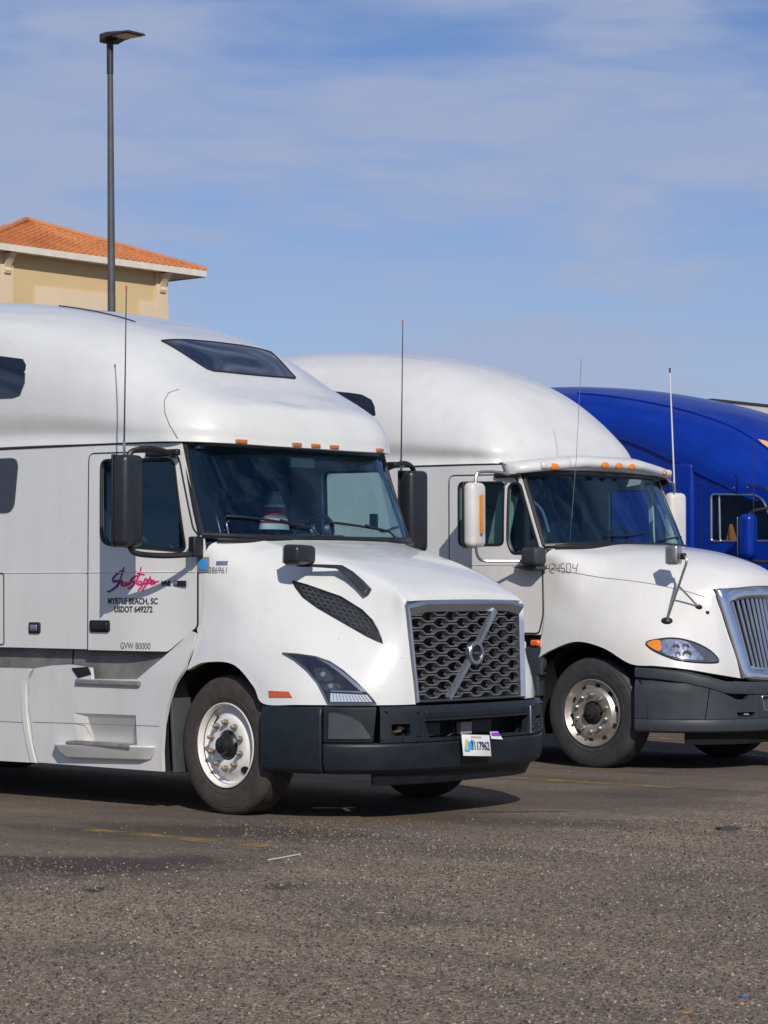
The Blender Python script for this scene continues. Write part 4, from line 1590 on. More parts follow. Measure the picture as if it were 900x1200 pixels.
for side in (-1, 1):
    sy = lambda y: side * y
    mrot = Matrix.Rotation(side * R(-6), 3, 'Z')
    mh = rbox('mirror', (-.555, sy(1.60), 2.262), (.15, .245, .665), .045, M_MIRROR_H, t1, mrot, taper=lambda c: (c.x * (1 if c.x < 0 else .8), c.y * (1.0 if c.x < 0 else .85), c.z))
    rbox('mirror_glass', (-.637, sy(1.60), 2.262), (.012, .21, .60), .004, M_CHROME, mh, mrot)
    rbox('mirror_edge', (-.622, sy(1.60), 2.262), (.016, .252, .67), .007, M_BLACK, mh, mrot)
    tube('mirror_arm', [(-.56, sy(1.60), 1.95), (-.545, sy(1.55), 1.885), (-.40, sy(1.45), 1.865), (-.27, sy(1.30), 1.872), (-.235, sy(1.20), 1.89)], .021, M_BLACK, mh)
    rbox('mirror_bracket', (-.25, sy(1.225), 1.93), (.07, .10, .15), .015, M_BLACK, mh)
    tube('mirror_arm', [(-.57, sy(1.60), 2.58), (-.56, sy(1.56), 2.625), (-.52, sy(1.42), 2.648), (-.50, sy(1.28), 2.625), (-.50, sy(1.2), 2.60)], .021, M_BLACK, mh)
    rbox('mirror_bracket', (-.60, sy(1.225), 2.625), (.34, .05, .05), .015, M_BLACK, mh)
    an = MB().tube([(-.665, sy(1.55), 2.585), (-.665, sy(1.55), 2.70)], .011, 8).build('antenna', M_SATIN, t1)
    MB().tube([(-.665, sy(1.55), 2.70), (-.655, sy(1.55), 3.3), (-.648, sy(1.55), 3.80)], [.0065, .0045, .0035], 6).build('antenna_whip', M_BLACK, an)
    MB().tube([(-.648, sy(1.55), 3.80), (-.648, sy(1.55), 3.835)], .007, 6).build('antenna_tip', M_REDAMB, an)
# hood mirror, near side
hm = rbox('hood_mirror', (.565, -.985, 1.866), (.16, .24, .155), .032, M_MIRROR_H, t1, Matrix.Rotation(R(8), 3, 'Z'), taper=lambda c: (c.x * (1 if c.x < 0 else .75), c.y, c.z * (1.0 if c.x < 0 else .85)))
rbox('hood_mirror_glass', (.48, -.995, 1.866), (.012, .2, .12), .004, M_CHROME, hm, Matrix.Rotation(R(8), 3, 'Z'))
ar = MB()
secs = []
for (x, y, z, hw_, hh) in ((.50, -.94, 1.793, .03, .010), (.62, -.87, 1.79, .032, .011), (.755, -.79, 1.782, .034, .014), (.83, -.765, 1.735, .036, .018), (.91, -.75, 1.67, .038, .022), (.985, -.74, 1.60, .042, .026)):
    secs += [(x, y - hw_, z - hh), (x + .01, y - hw_ * .2, z + hh), (x + .01, y + hw_, z + hh * .8), (x, y + hw_, z - hh)]
ff = [(i * 4 + q, i * 4 + (q + 1) % 4, i * 4 + 4 + (q + 1) % 4, i * 4 + 4 + q) for i in range(5) for q in range(4)] + [(0, 3, 2, 1), (20, 21, 22, 23)]
ar.add(secs, ff)
ar.build('hood_mirror_arm', M_MIRROR_H, hm, True, 40, bevel=.006)
for (pts) in ([(-.02, -.30, 2.045), (-.06, -.6, 2.10), (-.19, -1.0, 2.145)], [(-.02, .62, 2.055), (.02, .3, 2.09), (.01, -.12, 2.115)]):
    P = [snap(bv_ws1, p, .02, (-1, 0, -.4)) for p in cr(np.array(pts), 8)]
    wp = MB().tube(P, .010, 6).build('wiper', M_BLACK, t1)
    MB().tube([P[0] + Vector((.05, .02, -.05)), P[0], P[len(P) // 2] + Vector((.012, 0, .012))], .009, 6).build('wiper_arm', M_BLACK, wp)
tube('wiper_hose', [(-.12, -1.02, 2.02), (-.13, -1.03, 2.10), (-.16, -.98, 2.12)], .006, M_SATIN, t1)
# cowl strip below the glass
cw = MB().tube([(p[0] + .02, p[1], p[2] - .03) for p in np.concatenate([Gw, (Gw * FLIP)[::-1][1:]])[4:-4, 0]], .02, 8).build('cowl', M_BLACK, t1)

# --- wheels, arches, underbody
wheel(t1, 0, -1, -4.5, 1, M_RUBBER)
wheel(t1, 0, 1, -4.5, 1, M_RUBBER)
for xx in (-4.9, -6.2):
    for side in (-1, 1):
        wheel(t1, xx, side, 0, 1, M_RUBBER)
for side in (-1, 1):
    ww = MB()
    arc = []
    for k in range(25):
        a = R(-4 + 204 * k / 24)
        arc.append((.62 * math.cos(a), .50 + .62 * math.sin(a)))
    vv = [(x, side * 1.2, z) for x, z in arc] + [(x, side * .62, z) for x, z in arc]
    m_ = len(arc)
    ff = [(i, i + 1, m_ + i + 1, m_ + i) for i in range(m_ - 1)] + [tuple(range(m_, 2 * m_))]
    raw('wheel_well', vv, ff, M_DARK, t1, True, 35)
    rbox('mud_guard', (-.52, side * 1.10, .55), (.03, .20, .55), .01, mat('mud_guard', (.05, .055, .06), .7, var=.2), t1, Matrix.Rotation(R(-4), 3, 'Y'))
ub = MB()  # dark chassis boxes, added and widened to keep light off the ground beneath
ub.box((-2.2, 0, .72), (6.6, 1.0, .5)).box((-2.7, 0, .62), (3.9, 2.2, .5)).box((.4, 0, .62), (1.3, .95, .42)).box((-2.6, 0, .95), (4.1, 2.3, .08)).box((0, 0, .47), (.16, 1.9, .16))
ub.box((.95, 0, 1.1), (.06, 1.15, .75))
ub.build('underbody_block', M_DARK, t1, False)
# --- cab interior
cb = MB()
cb.box((-1.55, 0, 1.95), (.04, 2.3, 1.6)).box((-.95, 0, 1.19), (1.2, 2.2, .04)).box((-.98, 0, 2.675), (1.15, 2.1, .03))
cb.box((-4.58, 0, 2.6), (.03, 2.46, 2.7))
cb.build('cab_lining', M_INT, t1, False)
rbox('dashboard', (-.45, 0, 1.82), (.62, 2.02, .30), .06, M_INT, t1)
rbox('instrument_panel', (-.62, .42, 1.99), (.22, .62, .12), .04, M_INT, t1)
for side in (-1, 1):
    sidepanel('door_lining', [(-1.5, 1.2), (-1.5, 1.93), (-.42, 1.86), (-.3, 1.3)], lambda x, z: wy1(x, z) - .05, M_INT, t1, t=.01, side=side)
    s0 = rbox('seat', (-1.12, side * .58, 1.50), (.50, .52, .16), .05, M_INT, t1)
    rbox('seat_back', (-1.36, side * .58, 1.90), (.14, .50, .75), .055, M_INT, s0, Matrix.Rotation(R(-10), 3, 'Y'))
    rbox('headrest', (-1.43, side * .58, 2.34), (.10, .28, .18), .04, M_INT, s0, Matrix.Rotation(R(-10), 3, 'Y'))
sw = MB()
ring = [(.23 * math.cos(a), .23 * math.sin(a), 0) for a in np.linspace(0, 2 * math.pi, 29)]
sw.tube(ring, .016, 8, False)
for a in (R(90), R(210), R(330)):
    sw.tube([(0, 0, -.03), (.22 * math.cos(a), .22 * math.sin(a), 0)], .014, 6)
swo = sw.build('steering_wheel', M_BLACK, t1)
swo.matrix_local = Matrix.Translation((-.78, .58, 2.0)) @ Matrix.Rotation(R(-62), 4, 'Y')
# instruments seen through the glass
for (p, r_) in (((-.66, .48, 2.08), .055), ((-.72, .72, 2.10), .06)):
    MB().lathe([(r_ * .75, -.012), (r_ * .9, -.018), (r_, -.01), (r_, .02)], 20).build('dash_dial', M_SATIN, t1).matrix_local = Matrix.Translation(p) @ Matrix.Rotation(R(125), 4, 'Z')
rbox('phone_clip', (-.36, .86, 2.17), (.02, .09, .10), .008, M_BLACK, t1)
tube('phone_clip_arm', [(-.36, .87, 2.13), (-.33, .93, 2.08), (-.28, 1.02, 2.11), (-.25, 1.06, 2.12)], .010, M_BLACK, t1)
rbox('visor_tag', (-.45, .12, 2.60), (.02, .26, .075), .005, mat('visor_paper', (.30, .38, .36), .6), t1)

# ------------------------------------------------------------------ white truck with chrome grille
t2 = empty('semi_truck', T2_LOC, YAW)
tag(t2, 'white truck with vertical bar chrome grille and grey bumper, between the other two trucks', 'truck', 'trucks parked side by side')


def wy2(x, z):
    a = 1.22 - 0.05 * sstep(-1.2, -0.5, x)
    return a - 0.05 * max(0, (z - 1.9) / 0.8) ** 2 * sstep(-1.6, -.7, x)


ROOF2 = [
    [(-4.7, -1.22, 2.83), (-4.7, -1.22, 3.15), (-4.7, -1.19, 3.55), (-4.7, -1.03, 3.88), (-4.7, -.6, 4.06), (-4.7, 0, 4.10)],
    [(-3.8, -1.22, 2.825), (-3.8, -1.22, 3.15), (-3.8, -1.18, 3.52), (-3.8, -1.01, 3.85), (-3.8, -.6, 4.04), (-3.8, 0, 4.09)],
    [(-3.0, -1.22, 2.82), (-3.0, -1.215, 3.12), (-3.0, -1.15, 3.46), (-3.0, -.97, 3.77), (-3.0, -.58, 3.97), (-3.0, 0, 4.02)],
    [(-2.3, -1.22, 2.81), (-2.3, -1.205, 3.08), (-2.3, -1.12, 3.38), (-2.3, -.92, 3.66), (-2.3, -.55, 3.84), (-2.3, 0, 3.90)],
    [(-1.75, -1.21, 2.80), (-1.75, -1.19, 3.02), (-1.76, -1.08, 3.26), (-1.77, -.87, 3.50), (-1.78, -.52, 3.67), (-1.78, 0, 3.73)],
    [(-1.4, -1.19, 2.80), (-1.4, -1.165, 2.98), (-1.41, -1.045, 3.17), (-1.43, -.83, 3.36), (-1.46, -.49, 3.51), (-1.47, 0, 3.56)],
    [(-1.16, -1.12, 2.80), (-1.165, -1.095, 2.95), (-1.19, -.97, 3.09), (-1.22, -.75, 3.23), (-1.26, -.43, 3.34), (-1.28, 0, 3.38)],
    [(-1.03, -.88, 2.805), (-1.035, -.865, 2.93), (-1.06, -.78, 3.03), (-1.09, -.60, 3.13), (-1.13, -.34, 3.21), (-1.15, 0, 3.24)],
    [(-.97, -.47, 2.81), (-.975, -.46, 2.92), (-1.0, -.42, 3.0), (-1.03, -.33, 3.07), (-1.06, -.18, 3.115), (-1.075, 0, 3.13)],
    [(-.955, 0, 2.81), (-.96, 0, 2.91), (-.98, 0, 2.98), (-1.005, 0, 3.035), (-1.035, 0, 3.075), (-1.045, 0, 3.09)],
]
for c in ROOF2:
    wgt = sstep(-1.0, -1.5, c[0][0])
    b_, u_ = Vector(c[0]), Vector(c[1])
    c[1] = (u_.x, u_.y - .01 * wgt, u_.z)
    g_ = b_.lerp(u_, .34)
    c.insert(1, (g_.x, g_.y + .024 * wgt, g_.z))
G = surf([c[::-1] for c in ROOF2], 8, 8, sym_v0=True, sym_u1=True)
v, f = mirrored(*grid_vf(G))
roof2 = raw('roof_fairing', v, f, M_WHITE2, t2, True, 50)
if sum(p.normal.z for p in roof2.data.polygons) < 0:
    roof2.data.flip_normals()
bv_roof2 = bvh_of(roof2)
thick(roof2, .03)
for side in (-1, 1):
    pl = [(-3.5, 1.1, 3.62), (-3.0, 1.12, 3.575), (-2.84, 1.12, 3.55), (-2.70, 1.13, 3.49), (-2.64, 1.15, 3.42), (-2.60, 1.18, 3.33), (-2.66, 1.19, 3.31), (-3.0, 1.2, 3.33), (-3.5, 1.2, 3.35)]
    skin('sleeper_window', [(x, side * y, z) for x, y, z in pl], bv_roof2, .006, M_DGLASS, t2, .06, .01, toward=(0, side, 0))
    sp = [Vector((x, side * (wy2(x, 2.8) + .002), 2.795 + .009 * (-x - .9))) for x in np.linspace(-4.7, -.95, 40)]
    MB().tube(sp, .007, 6).build('roof_seam', M_SEAM, t2)
cap = rbox('cab_roof', (-1.05, 0, 2.775), (.86, 2.12, .07), .03, M_WHITE2, t2)

# windscreen
WS2 = [
    [(-.56, -1.13, 2.025), (-.65, -1.12, 2.25), (-.75, -1.10, 2.48), (-.85, -1.085, 2.72)],
    [(-.42, -.98, 2.03), (-.52, -.965, 2.25), (-.64, -.945, 2.48), (-.75, -.93, 2.72)],
    [(-.31, -.7, 2.035), (-.42, -.685, 2.25), (-.55, -.67, 2.48), (-.67, -.66, 2.72)],
    [(-.25, -.35, 2.04), (-.37, -.345, 2.25), (-.50, -.335, 2.48), (-.63, -.33, 2.72)],
    [(-.23, 0, 2.04), (-.355, 0, 2.25), (-.49, 0, 2.48), (-.62, 0, 2.72)],
]
Gw2 = surf(WS2, 8, 6, sym_u1=True)
v, f = mirrored(*grid_vf(Gw2))
ws2 = raw('windscreen', v, f, M_GLASS, t2, True, None)
bv_ws2 = bvh_of(ws2)
full = np.concatenate([Gw2, (Gw2 * FLIP)[::-1][1:]])
loop = list(full[:, 0]) + list(full[-1, 1:]) + list(full[::-1, -1][1:]) + list(full[0, ::-1][1:-1])
MB().tube([Vector(p) for p in loop] + [Vector(loop[0])], .028, 8, False).build('windscreen_seal', M_BLACK, ws2)
# sun visor: a curved shell over the glass
VIS = [(-.90, 1.245), (-.78, 1.225), (-.67, 1.05), (-.60, .75), (-.55, .4), (-.535, 0)]
vp = cr(np.array(VIS), 6, None, (-.55, -.4))
sec = []
for (x, y) in vp:
    t = 1 - abs(y) / 1.25
    zt = 2.765 + .085 * min(1, t * 1.6) ** .8
    sec.append([(x - .02, -y, zt - .075), (x + .012, -y * 1.004, zt - .055), (x + .014, -y * 1.004, zt - .02), (x - .01, -y * .995, zt + .015), (x - .10, -y * .96, zt + .045), (x - .2, -y * .9, zt + .05), (x - .2, -y * .9, zt + .02), (x - .08, -y * .96, zt + .0)])
k = len(sec[0])
vv = [p for s_ in sec for p in s_]
ff = [(i * k + j, (i + 1) * k + j, (i + 1) * k + (j + 1) % k, i * k + (j + 1) % k) for i in range(len(sec) - 1) for j in range(k)] + [tuple(range(k))]
vv, ff = mirrored(vv, ff)
vis = raw('sun_visor', vv, ff, M_WHITE2, t2, True, 60)
bv_vis = bvh_of(vis)
for yy in (-.91, -.22, 0, .22, .91):
    pt = snap(bv_vis, (-.55, yy, 2.80 if abs(yy) < .5 else 2.775), .004, (-1, 0, -.1))
    o = MB().lathe([(0, -.02), (.03, -.018), (.046, -.008), (.05, .004)], 18).build('marker_light', M_AMBER, t2)
    o.matrix_local = Matrix.Translation(pt) @ Matrix.Rotation(R(90 + (0 if abs(yy) < .5 else (24 if yy > 0 else -24))), 4, 'Z') @ Matrix.Diagonal((1.15, 1, .62, 1))

HOOD2 = [
    [(-.19, 0, 2.045), (-.21, -.4, 2.043), (-.34, -.8, 2.015), (-.495, -1.115, 1.985), (-.527, -1.165, 1.83), (-.525, -1.17, 1.5), (-.545, -1.185, 1.22), (-.635, -1.21, .955)],
    [(-.05, 0, 2.035), (-.08, -.4, 2.03), (-.20, -.78, 1.975), (-.31, -1.11, 1.925), (-.35, -1.16, 1.76), (-.34, -1.165, 1.48), (-.36, -1.205, 1.27), (-.42, -1.225, 1.06)],
    [(.18, 0, 2.015), (.16, -.4, 2.0), (.07, -.74, 1.925), (-.02, -.99, 1.80), (-.06, -1.105, 1.62), (-.08, -1.17, 1.43), (-.1, -1.215, 1.27), (-.12, -1.235, 1.145)],
    [(.42, 0, 1.98), (.40, -.39, 1.96), (.32, -.70, 1.875), (.25, -.93, 1.735), (.22, -1.075, 1.54), (.20, -1.17, 1.35), (.19, -1.22, 1.20), (.19, -1.238, 1.09)],
    [(.65, 0, 1.93), (.62, -.38, 1.905), (.54, -.665, 1.815), (.48, -.875, 1.665), (.45, -1.04, 1.46), (.45, -1.155, 1.26), (.455, -1.21, 1.09), (.478, -1.23, .955)],
    [(.86, 0, 1.865), (.82, -.37, 1.84), (.73, -.635, 1.745), (.69, -.80, 1.58), (.69, -.97, 1.365), (.70, -1.085, 1.18), (.71, -1.15, 1.04), (.72, -1.18, .94)],
    [(1.0, 0, 1.795), (.97, -.36, 1.765), (.86, -.605, 1.675), (.85, -.725, 1.50), (.89, -.86, 1.28), (.92, -.97, 1.10), (.935, -1.025, .985), (.94, -1.05, .915)],
    [(1.085, 0, 1.715), (1.05, -.35, 1.69), (.925, -.585, 1.62), (.965, -.635, 1.42), (1.035, -.69, 1.2), (1.08, -.75, 1.03), (1.10, -.785, .93), (1.105, -.80, .865)],
    [(1.115, 0, 1.655), (1.075, -.35, 1.64), (.955, -.565, 1.60), (1.0, -.55, 1.4), (1.06, -.515, 1.18), (1.11, -.475, 1.0), (1.13, -.455, .90), (1.14, -.445, .82)],
]
G = surf(HOOD2, 8, 7, sym_v0=True)
v, f = mirrored(*grid_vf(G))
hood2 = raw('hood', v, f, M_WHITE2, t2, True, 50)
if sum(p.normal.z for p in hood2.data.polygons) < 0:
    hood2.data.flip_normals()
bv_hood2 = bvh_of(hood2)
thick(hood2, .028)

# walls, doors, windows
DOOR2 = roundpoly([(-1.62, 1.215), (-1.62, 2.70), (-.87, 2.69), (-.60, 2.02), (-.55, 1.97), (-.54, 1.38), (-.59, 1.215)], [.02, .06, .09, .05, .03, .05, .03])
WINA = roundpoly([(-1.5, 2.04), (-1.5, 2.63), (-.99, 2.62), (-.98, 2.035)], .05, 6)
WINB = roundpoly([(-.875, 1.955), (-.93, 2.06), (-.935, 2.60), (-.825, 2.615), (-.60, 2.02), (-.615, 1.955)], [.04, .05, .05, .06, .05, .04], 6)
WALL2 = [(-4.7, 1.2), (-.57, 1.2), (-.53, 1.38), (-.53, 1.8), (-.53, 1.98), (-.57, 2.02), (-.85, 2.73), (-.95, 2.795), (-4.7, 2.83)]
g_ = lambda P, d: [(x + (d if x > -1.2 else -d) * 0, z) for x, z in P]
for side in (-1, 1):
    sidepanel('cab_side', WALL2, wy2, M_WHITE2, t2, [WINA, WINB], t=.03, side=side)
    door = sidepanel('door', DOOR2, lambda x, z: wy2(x, z) + .009, M_WHITE2, t2, [WINA, WINB], t=.014, side=side, step=.08)
    gp = [Vector((x, side * (wy2(x, z) + .004), z)) for x, z in refine(DOOR2, .05)]
    MB().tube(gp + [gp[0]], .008, 6, False).build('door_seal', M_SEAM, door)
    for W_ in (WINA, WINB):
        sidepanel('door_window', W_, lambda x, z: wy2(x, z) - .01, M_SGLASS, door, t=0, side=side)
        wp = [Vector((x, side * (wy2(x, z) + .006), z)) for x, z in refine(W_, .04)]
        MB().tube(wp + [wp[0]], .014, 6, False).build('window_seal', M_BLACK, door)
    rbox('door_handle', (-1.45, side * 1.235, 1.72), (.16, .03, .05), .01, M_BLACK, door)
    MB().tube([(x, side * (wy2(x, 1.85) + .0105), 1.85) for x in np.linspace(-1.6, -.53, 20)], .004, 6).build('crease', M_WHITE2, door)
    rbox('lower_fairing', (-2.7, side * 1.17, .72), (3.9, .06, .85), .03, M_WHITE2, t2)
    rbox('cab_step', (-.85, side * 1.15, .85), (.55, .12, .45), .03, M_BUMP2, t2)
    rbox('turn_lamp', (-.60, side * 1.215, 1.125), (.10, .05, .06), .02, mat('turn_lens', (.8, .14, .02), .25, coat=.6), t2)
    rbox('fender_skirt', (-.62, side * 1.165, .96), (.18, .10, .28), .03, M_BUMP2, t2)

# headlights on the hood corner
HL2 = [(757, 753), (770, 749), (800, 750), (825, 760), (843, 775)]
HLP = [(.585, -1.135, 1.145), (.68, -1.07, 1.172), (.80, -1.0, 1.18), (.93, -.90, 1.145), (1.03, -.795, 1.07), (1.085, -.74, .985), (1.06, -.785, .963), (.95, -.91, .965), (.82, -1.02, .985), (.69, -1.10, 1.045), (.61, -1.135, 1.10)]
M_REFL = mat('headlight_reflector', (.75, .77, .8), .12, metal=.9, var=.25, vscale=25)
for side in (-1, 1):
    mi = lambda P: [(x, -side * y, z) for x, y, z in P]
    tw = (.7, side * .7, .1)
    dn = -Vector(tw)
    hs = smoothclosed(mi(HLP), 3)
    hl = skin('headlight', hs, bv_hood2, .006, mat('headlight_smoke', (.07, .08, .10), .15, coat=1), t2, .03, .012, toward=tw)
    rim = [snap(bv_hood2, p, .006, dn) for p in refine(hs, .04)]
    MB().tube(rim + [rim[0]], .007, 6, False).build('headlight_rim', M_BLACK, hl)
    skin('headlight_bowl', smoothclosed(mi([(.70, -1.06, 1.155), (.80, -1.0, 1.165), (.885, -.935, 1.14), (.95, -.89, 1.06), (1.0, -.86, .985), (.93, -.93, .98), (.82, -1.02, 1.0), (.72, -1.085, 1.05)]), 3), bv_hood2, .011, M_REFL, hl, .03, .008, toward=tw)
    skin('turn_signal', smoothclosed(mi([(.60, -1.13, 1.14), (.68, -1.075, 1.16), (.70, -1.07, 1.11), (.69, -1.09, 1.055), (.62, -1.13, 1.10)]), 3), bv_hood2, .013, M_AMBER, hl, .03, .01, toward=tw)
    for (p, r_) in (((.80, -1.01, 1.09), .036), ((.87, -.955, 1.10), .03), ((.885, -.96, 1.03), .038), ((.82, -1.01, 1.03), .024)):
        c_ = snap(bv_hood2, mi([p])[0], .012, dn)
        lo = MB().lathe([(0, .004), (r_ * .5, .002), (r_ * .8, -.006), (r_, -.010), (r_ * 1.1, .0), (r_ * 1.1, .01)], 18).build('lamp_ring', M_CHROME, hl)
        lo.matrix_local = Matrix.Translation(c_) @ Matrix.Rotation(math.atan2(tw[1], tw[0]) + R(90), 4, 'Z')

# grille: chrome surround with upright bars
def gx2(y, z):
    t = (z - .8) / .8
    w = gw2(z)
    return 1.14 - .185 * t + (.10 + .02 * t) * (1 - (y / w) ** 2)


def gw2(z):
    return .45 + .115 * (z - .8) / .8


def g2loop(ins, top, bot, dx, n=11):
    zt, zb = top, bot
    pts = []
    for k in range(n):
        u = -1 + 2 * k / (n - 1)
        y = (gw2(zb) - ins) * u
        pts.append((gx2(y, zb) + dx, y, zb + .03 * abs(u) ** 4))
    for k in range(1, n - 1):
        z = zb + (zt - zb) * k / (n - 1)
        y = gw2(z) - ins
        pts.append((gx2(y, z) + dx, y, z + .03 - .075 * k / (n - 1)))
    for k in range(n):
        u = 1 - 2 * k / (n - 1)
        y = (gw2(zt) - ins) * u
        pts.append((gx2(y, zt) + dx, y, zt - .045 * abs(u) ** 3))
    for k in range(1, n - 1):
        z = zt + (zb - zt) * k / (n - 1)
        y = -(gw2(z) - ins)
        pts.append((gx2(y, z) + dx, y, z - .045 + .075 * k / (n - 1)))
    return pts


LL = [g2loop(-.012, 1.665, .79, -.03), g2loop(-.008, 1.668, .785, .012), g2loop(.012, 1.655, .80, .038), g2loop(.05, 1.61, .84, .052), g2loop(.09, 1.56, .885, .038), g2loop(.112, 1.535, .91, -.0), g2loop(.115, 1.53, .915, -.06)]
vv = [p for L in LL for p in L]
n = len(LL[0])
ff = [(k * n + i, k * n + (i + 1) % n, (k + 1) * n + (i + 1) % n, (k + 1) * n + i) for k in range(len(LL) - 1) for i in range(n)]
gr2 = raw('grille', vv, ff, M_CHROME, t2, True, 40)
bs = g2loop(.1, 1.54, .9, -.07)
raw('grille_screen', bs + [tuple(np.mean(np.array(bs), axis=0) + np.array((.04, 0, 0)))], [(i, (i + 1) % n, n) for i in range(n)], M_DARK, gr2)
nb = 14
for k in range(nb):
    u = -1 + 2 * (k + .5) / nb
    pts = []
    for q in range(7):
        z = .90 + (1.545 - .90) * q / 6
        y = u * (gw2(z) - .112)
        pts.append((gx2(y, z) - .012, y, z))
    MB().tube(pts, [.0165 * (.85 + .03 * q) for q in range(7)], 8).build('grille_bar', M_SATIN, gr2)

# bumper
PLAN2 = [(1.34, 0), (1.33, .3), (1.275, .58), (1.16, .82), (1.0, 1.0), (.82, 1.12), (.66, 1.185), (.51, 1.215)]
PL = cr(np.array(PLAN2), 12, (1.33, -.3))
ARC = np.concatenate([[0], np.cumsum(np.hypot(*np.diff(PL, axis=0).T))])
SE = ARC[-1] - .002


def zt2(s):
    x = plan(s)[0][0]
    return float(np.interp(x, [.5, .72, .94, 1.1, 1.2, 1.34], [.945, .93, .90, .85, .80, .785]))


b2 = band('bumper', -SE, SE, [(-.14, .345), (-.02, .345), (.006, .36), (.016, .40), (.016, .445), (.006, .466), (-.14, .466)], M_BUMP2, t2, bevel=.006)


band('air_dam', -s_of_y(1.05), s_of_y(1.05), [(-.2, .235), (-.13, .235), (-.08, .343), (-.2, .343)], M_DARK, b2, bevel=0)
sJ = s_of_y(.90)
ss = np.linspace(-SE, SE, 60)
band('bumper_rim', -SE, SE, lambda s: [(-.14, zt2(s) - .108), (.0, zt2(s) - .108), (.004, zt2(s) - .07), (-.004, zt2(s) - .025), (-.03, zt2(s)), (-.14, zt2(s))], M_BUMP2, b2, bevel=.005)
for sg in (-1, 1):
    cs = np.linspace(sJ + .004, SE, 14)
    out = [(sg * s_, .470) for s_ in cs] + [(sg * s_, zt2(s_) - .112) for s_ in cs[::-1]]
    out[0] = (sg * (sJ + .045), .470)
    planpanel('bumper_corner', out, [], .004, M_BUMP2, b2)
    sI = s_of_y(.43)
    cs = np.linspace(sI, sJ - .004, 12)
    out = [(sg * s_, .470) for s_ in cs] + [(sg * s_, zt2(s_) - .112) for s_ in cs[::-1]]
    out[11] = (sg * (sJ + .037), .470)
    slot = roundpoly([(sg * s_of_y(.80), .70), (sg * s_of_y(.55), .68), (sg * s_of_y(.58), .635), (sg * s_of_y(.68), .64)], .012)
    tow = roundpoly([(sg * s_of_y(.68), .525), (sg * s_of_y(.47), .525), (sg * s_of_y(.49), .485), (sg * s_of_y(.66), .485)], .015)
    planpanel('bumper_skin', out, [slot, tow], .004, M_BUMP2, b2, step=.035)
    band('recess', sg * sI, sg * s_of_y(.86), [(-.13, .475), (-.09, .475), (-.09, .72), (-.13, .72)], M_DARK, b2, bevel=0)
    (px, py), _n = plan(sg * s_of_y(.55))
    MB().tube([(px - .07, py - .03, .505), (px - .03, py - .03, .505), (px - .01, py, .505), (px - .03, py + .03, .508), (px - .07, py + .03, .508)], .012, 8).build('tow_hook', M_STEEL, b2)
sI = s_of_y(.425)
cs = np.linspace(-sI, sI, 12)
frame = [(s_, .470) for s_ in cs] + [(s_, zt2(s_) - .112) for s_ in cs[::-1]]
hole = roundpoly([(-sI + .03, .665), (sI - .03, .665), (sI - .06, .535), (-sI + .06, .535)], .02)
planpanel('bumper_skin', frame, [hole], .004, M_BUMP2, b2, step=.05)
band('air_inlet', -sI + .01, sI - .01, [(-.05, .50), (-.035, .50), (-.035, .68), (-.05, .68)], mat('inlet_mesh', (.12, .11, .10), .5, metal=.5, var=.5, vscale=60), b2, bevel=0)
lp_ = []
for (s_, z) in hole:
    (x, y), (nx, ny) = plan(s_)
    lp_.append((x + nx * .006, y + ny * .006, z))
MB().tube(lp_ + [lp_[0]], .008, 6, False).build('inlet_trim', M_SATIN, b2)

# mirrors, antennas, hood mirror
for side in (-1, 1):
    sy = lambda y: side * y
    mrot = Matrix.Rotation(side * R(-8), 3, 'Z')
    mh = rbox('mirror', (-.975, sy(1.63), 2.305), (.15, .245, .60), .055, mat('mirror_white', (.62, .61, .58), .4, coat=.3, var=.06), t2, mrot, taper=lambda c: (c.x * (1 if c.x < 0 else .75), c.y, c.z))
    rbox('mirror_glass', (-1.055, sy(1.63), 2.305), (.012, .21, .54), .004, M_CHROME, mh, mrot)
    rbox('mirror_edge', (-1.045, sy(1.63), 2.305), (.02, .25, .61), .009, M_BLACK, mh, mrot)
    if side < 0:
        rbox('mirror_lamp', (-.90, sy(1.63), 2.31), (.025, .036, .365), .009, M_AMBER, mh, mrot)
    tube('mirror_arm', [(-.98, sy(1.62), 2.02), (-.975, sy(1.60), 1.93), (-.95, sy(1.55), 1.885), (-.85, sy(1.45), 1.88), (-.70, sy(1.30), 1.88)], .014, M_STEEL, mh)
    tube('mirror_arm', [(-.985, sy(1.62), 2.58), (-.985, sy(1.60), 2.68), (-.97, sy(1.55), 2.705), (-.92, sy(1.4), 2.71), (-.87, sy(1.25), 2.69)], .014, M_STEEL, mh)
    rbox('mirror_bracket', (-.93, sy(1.21), 2.69), (.30, .04, .055), .015, M_BLACK, mh)
    pd = rbox('mirror_pedestal', (-.555, sy(1.30), 1.925), (.20, .16, .165), .035, M_BUMP2, mh, Matrix.Rotation(side * R(6), 3, 'Z'))
    MB().prism([(-.80, sy(1.19), 1.83), (-.50, sy(1.19), 1.85), (-.48, sy(1.19), 1.80), (-.60, sy(1.19), 1.79)], (0, 0, 0), (0, side * .14, 0)).build('mirror_pedestal_foot', M_BUMP2, mh, True, 30, bevel=.01)
an = MB().tube([(-.935, 1.55, 2.60), (-.94, 1.55, 2.70)], .012, 8).build('antenna', M_SATIN, t2)
MB().tube([(-.94, 1.55, 2.70), (-.989, 1.55, 3.84)], [.009, .007], 8).build('antenna_whip', mat('fibreglass_white', (.6, .59, .57), .5), an)
MB().tube([(-.989, 1.55, 3.83), (-.99, 1.55, 3.88)], .010, 8).build('antenna_tip', mat('antenna_brown', (.12, .03, .03), .5), an)
an2 = MB().tube([(-.50, -.82, 2.0), (-.50, -.82, 2.06)], .012, 8).build('antenna', M_BLACK, t2)
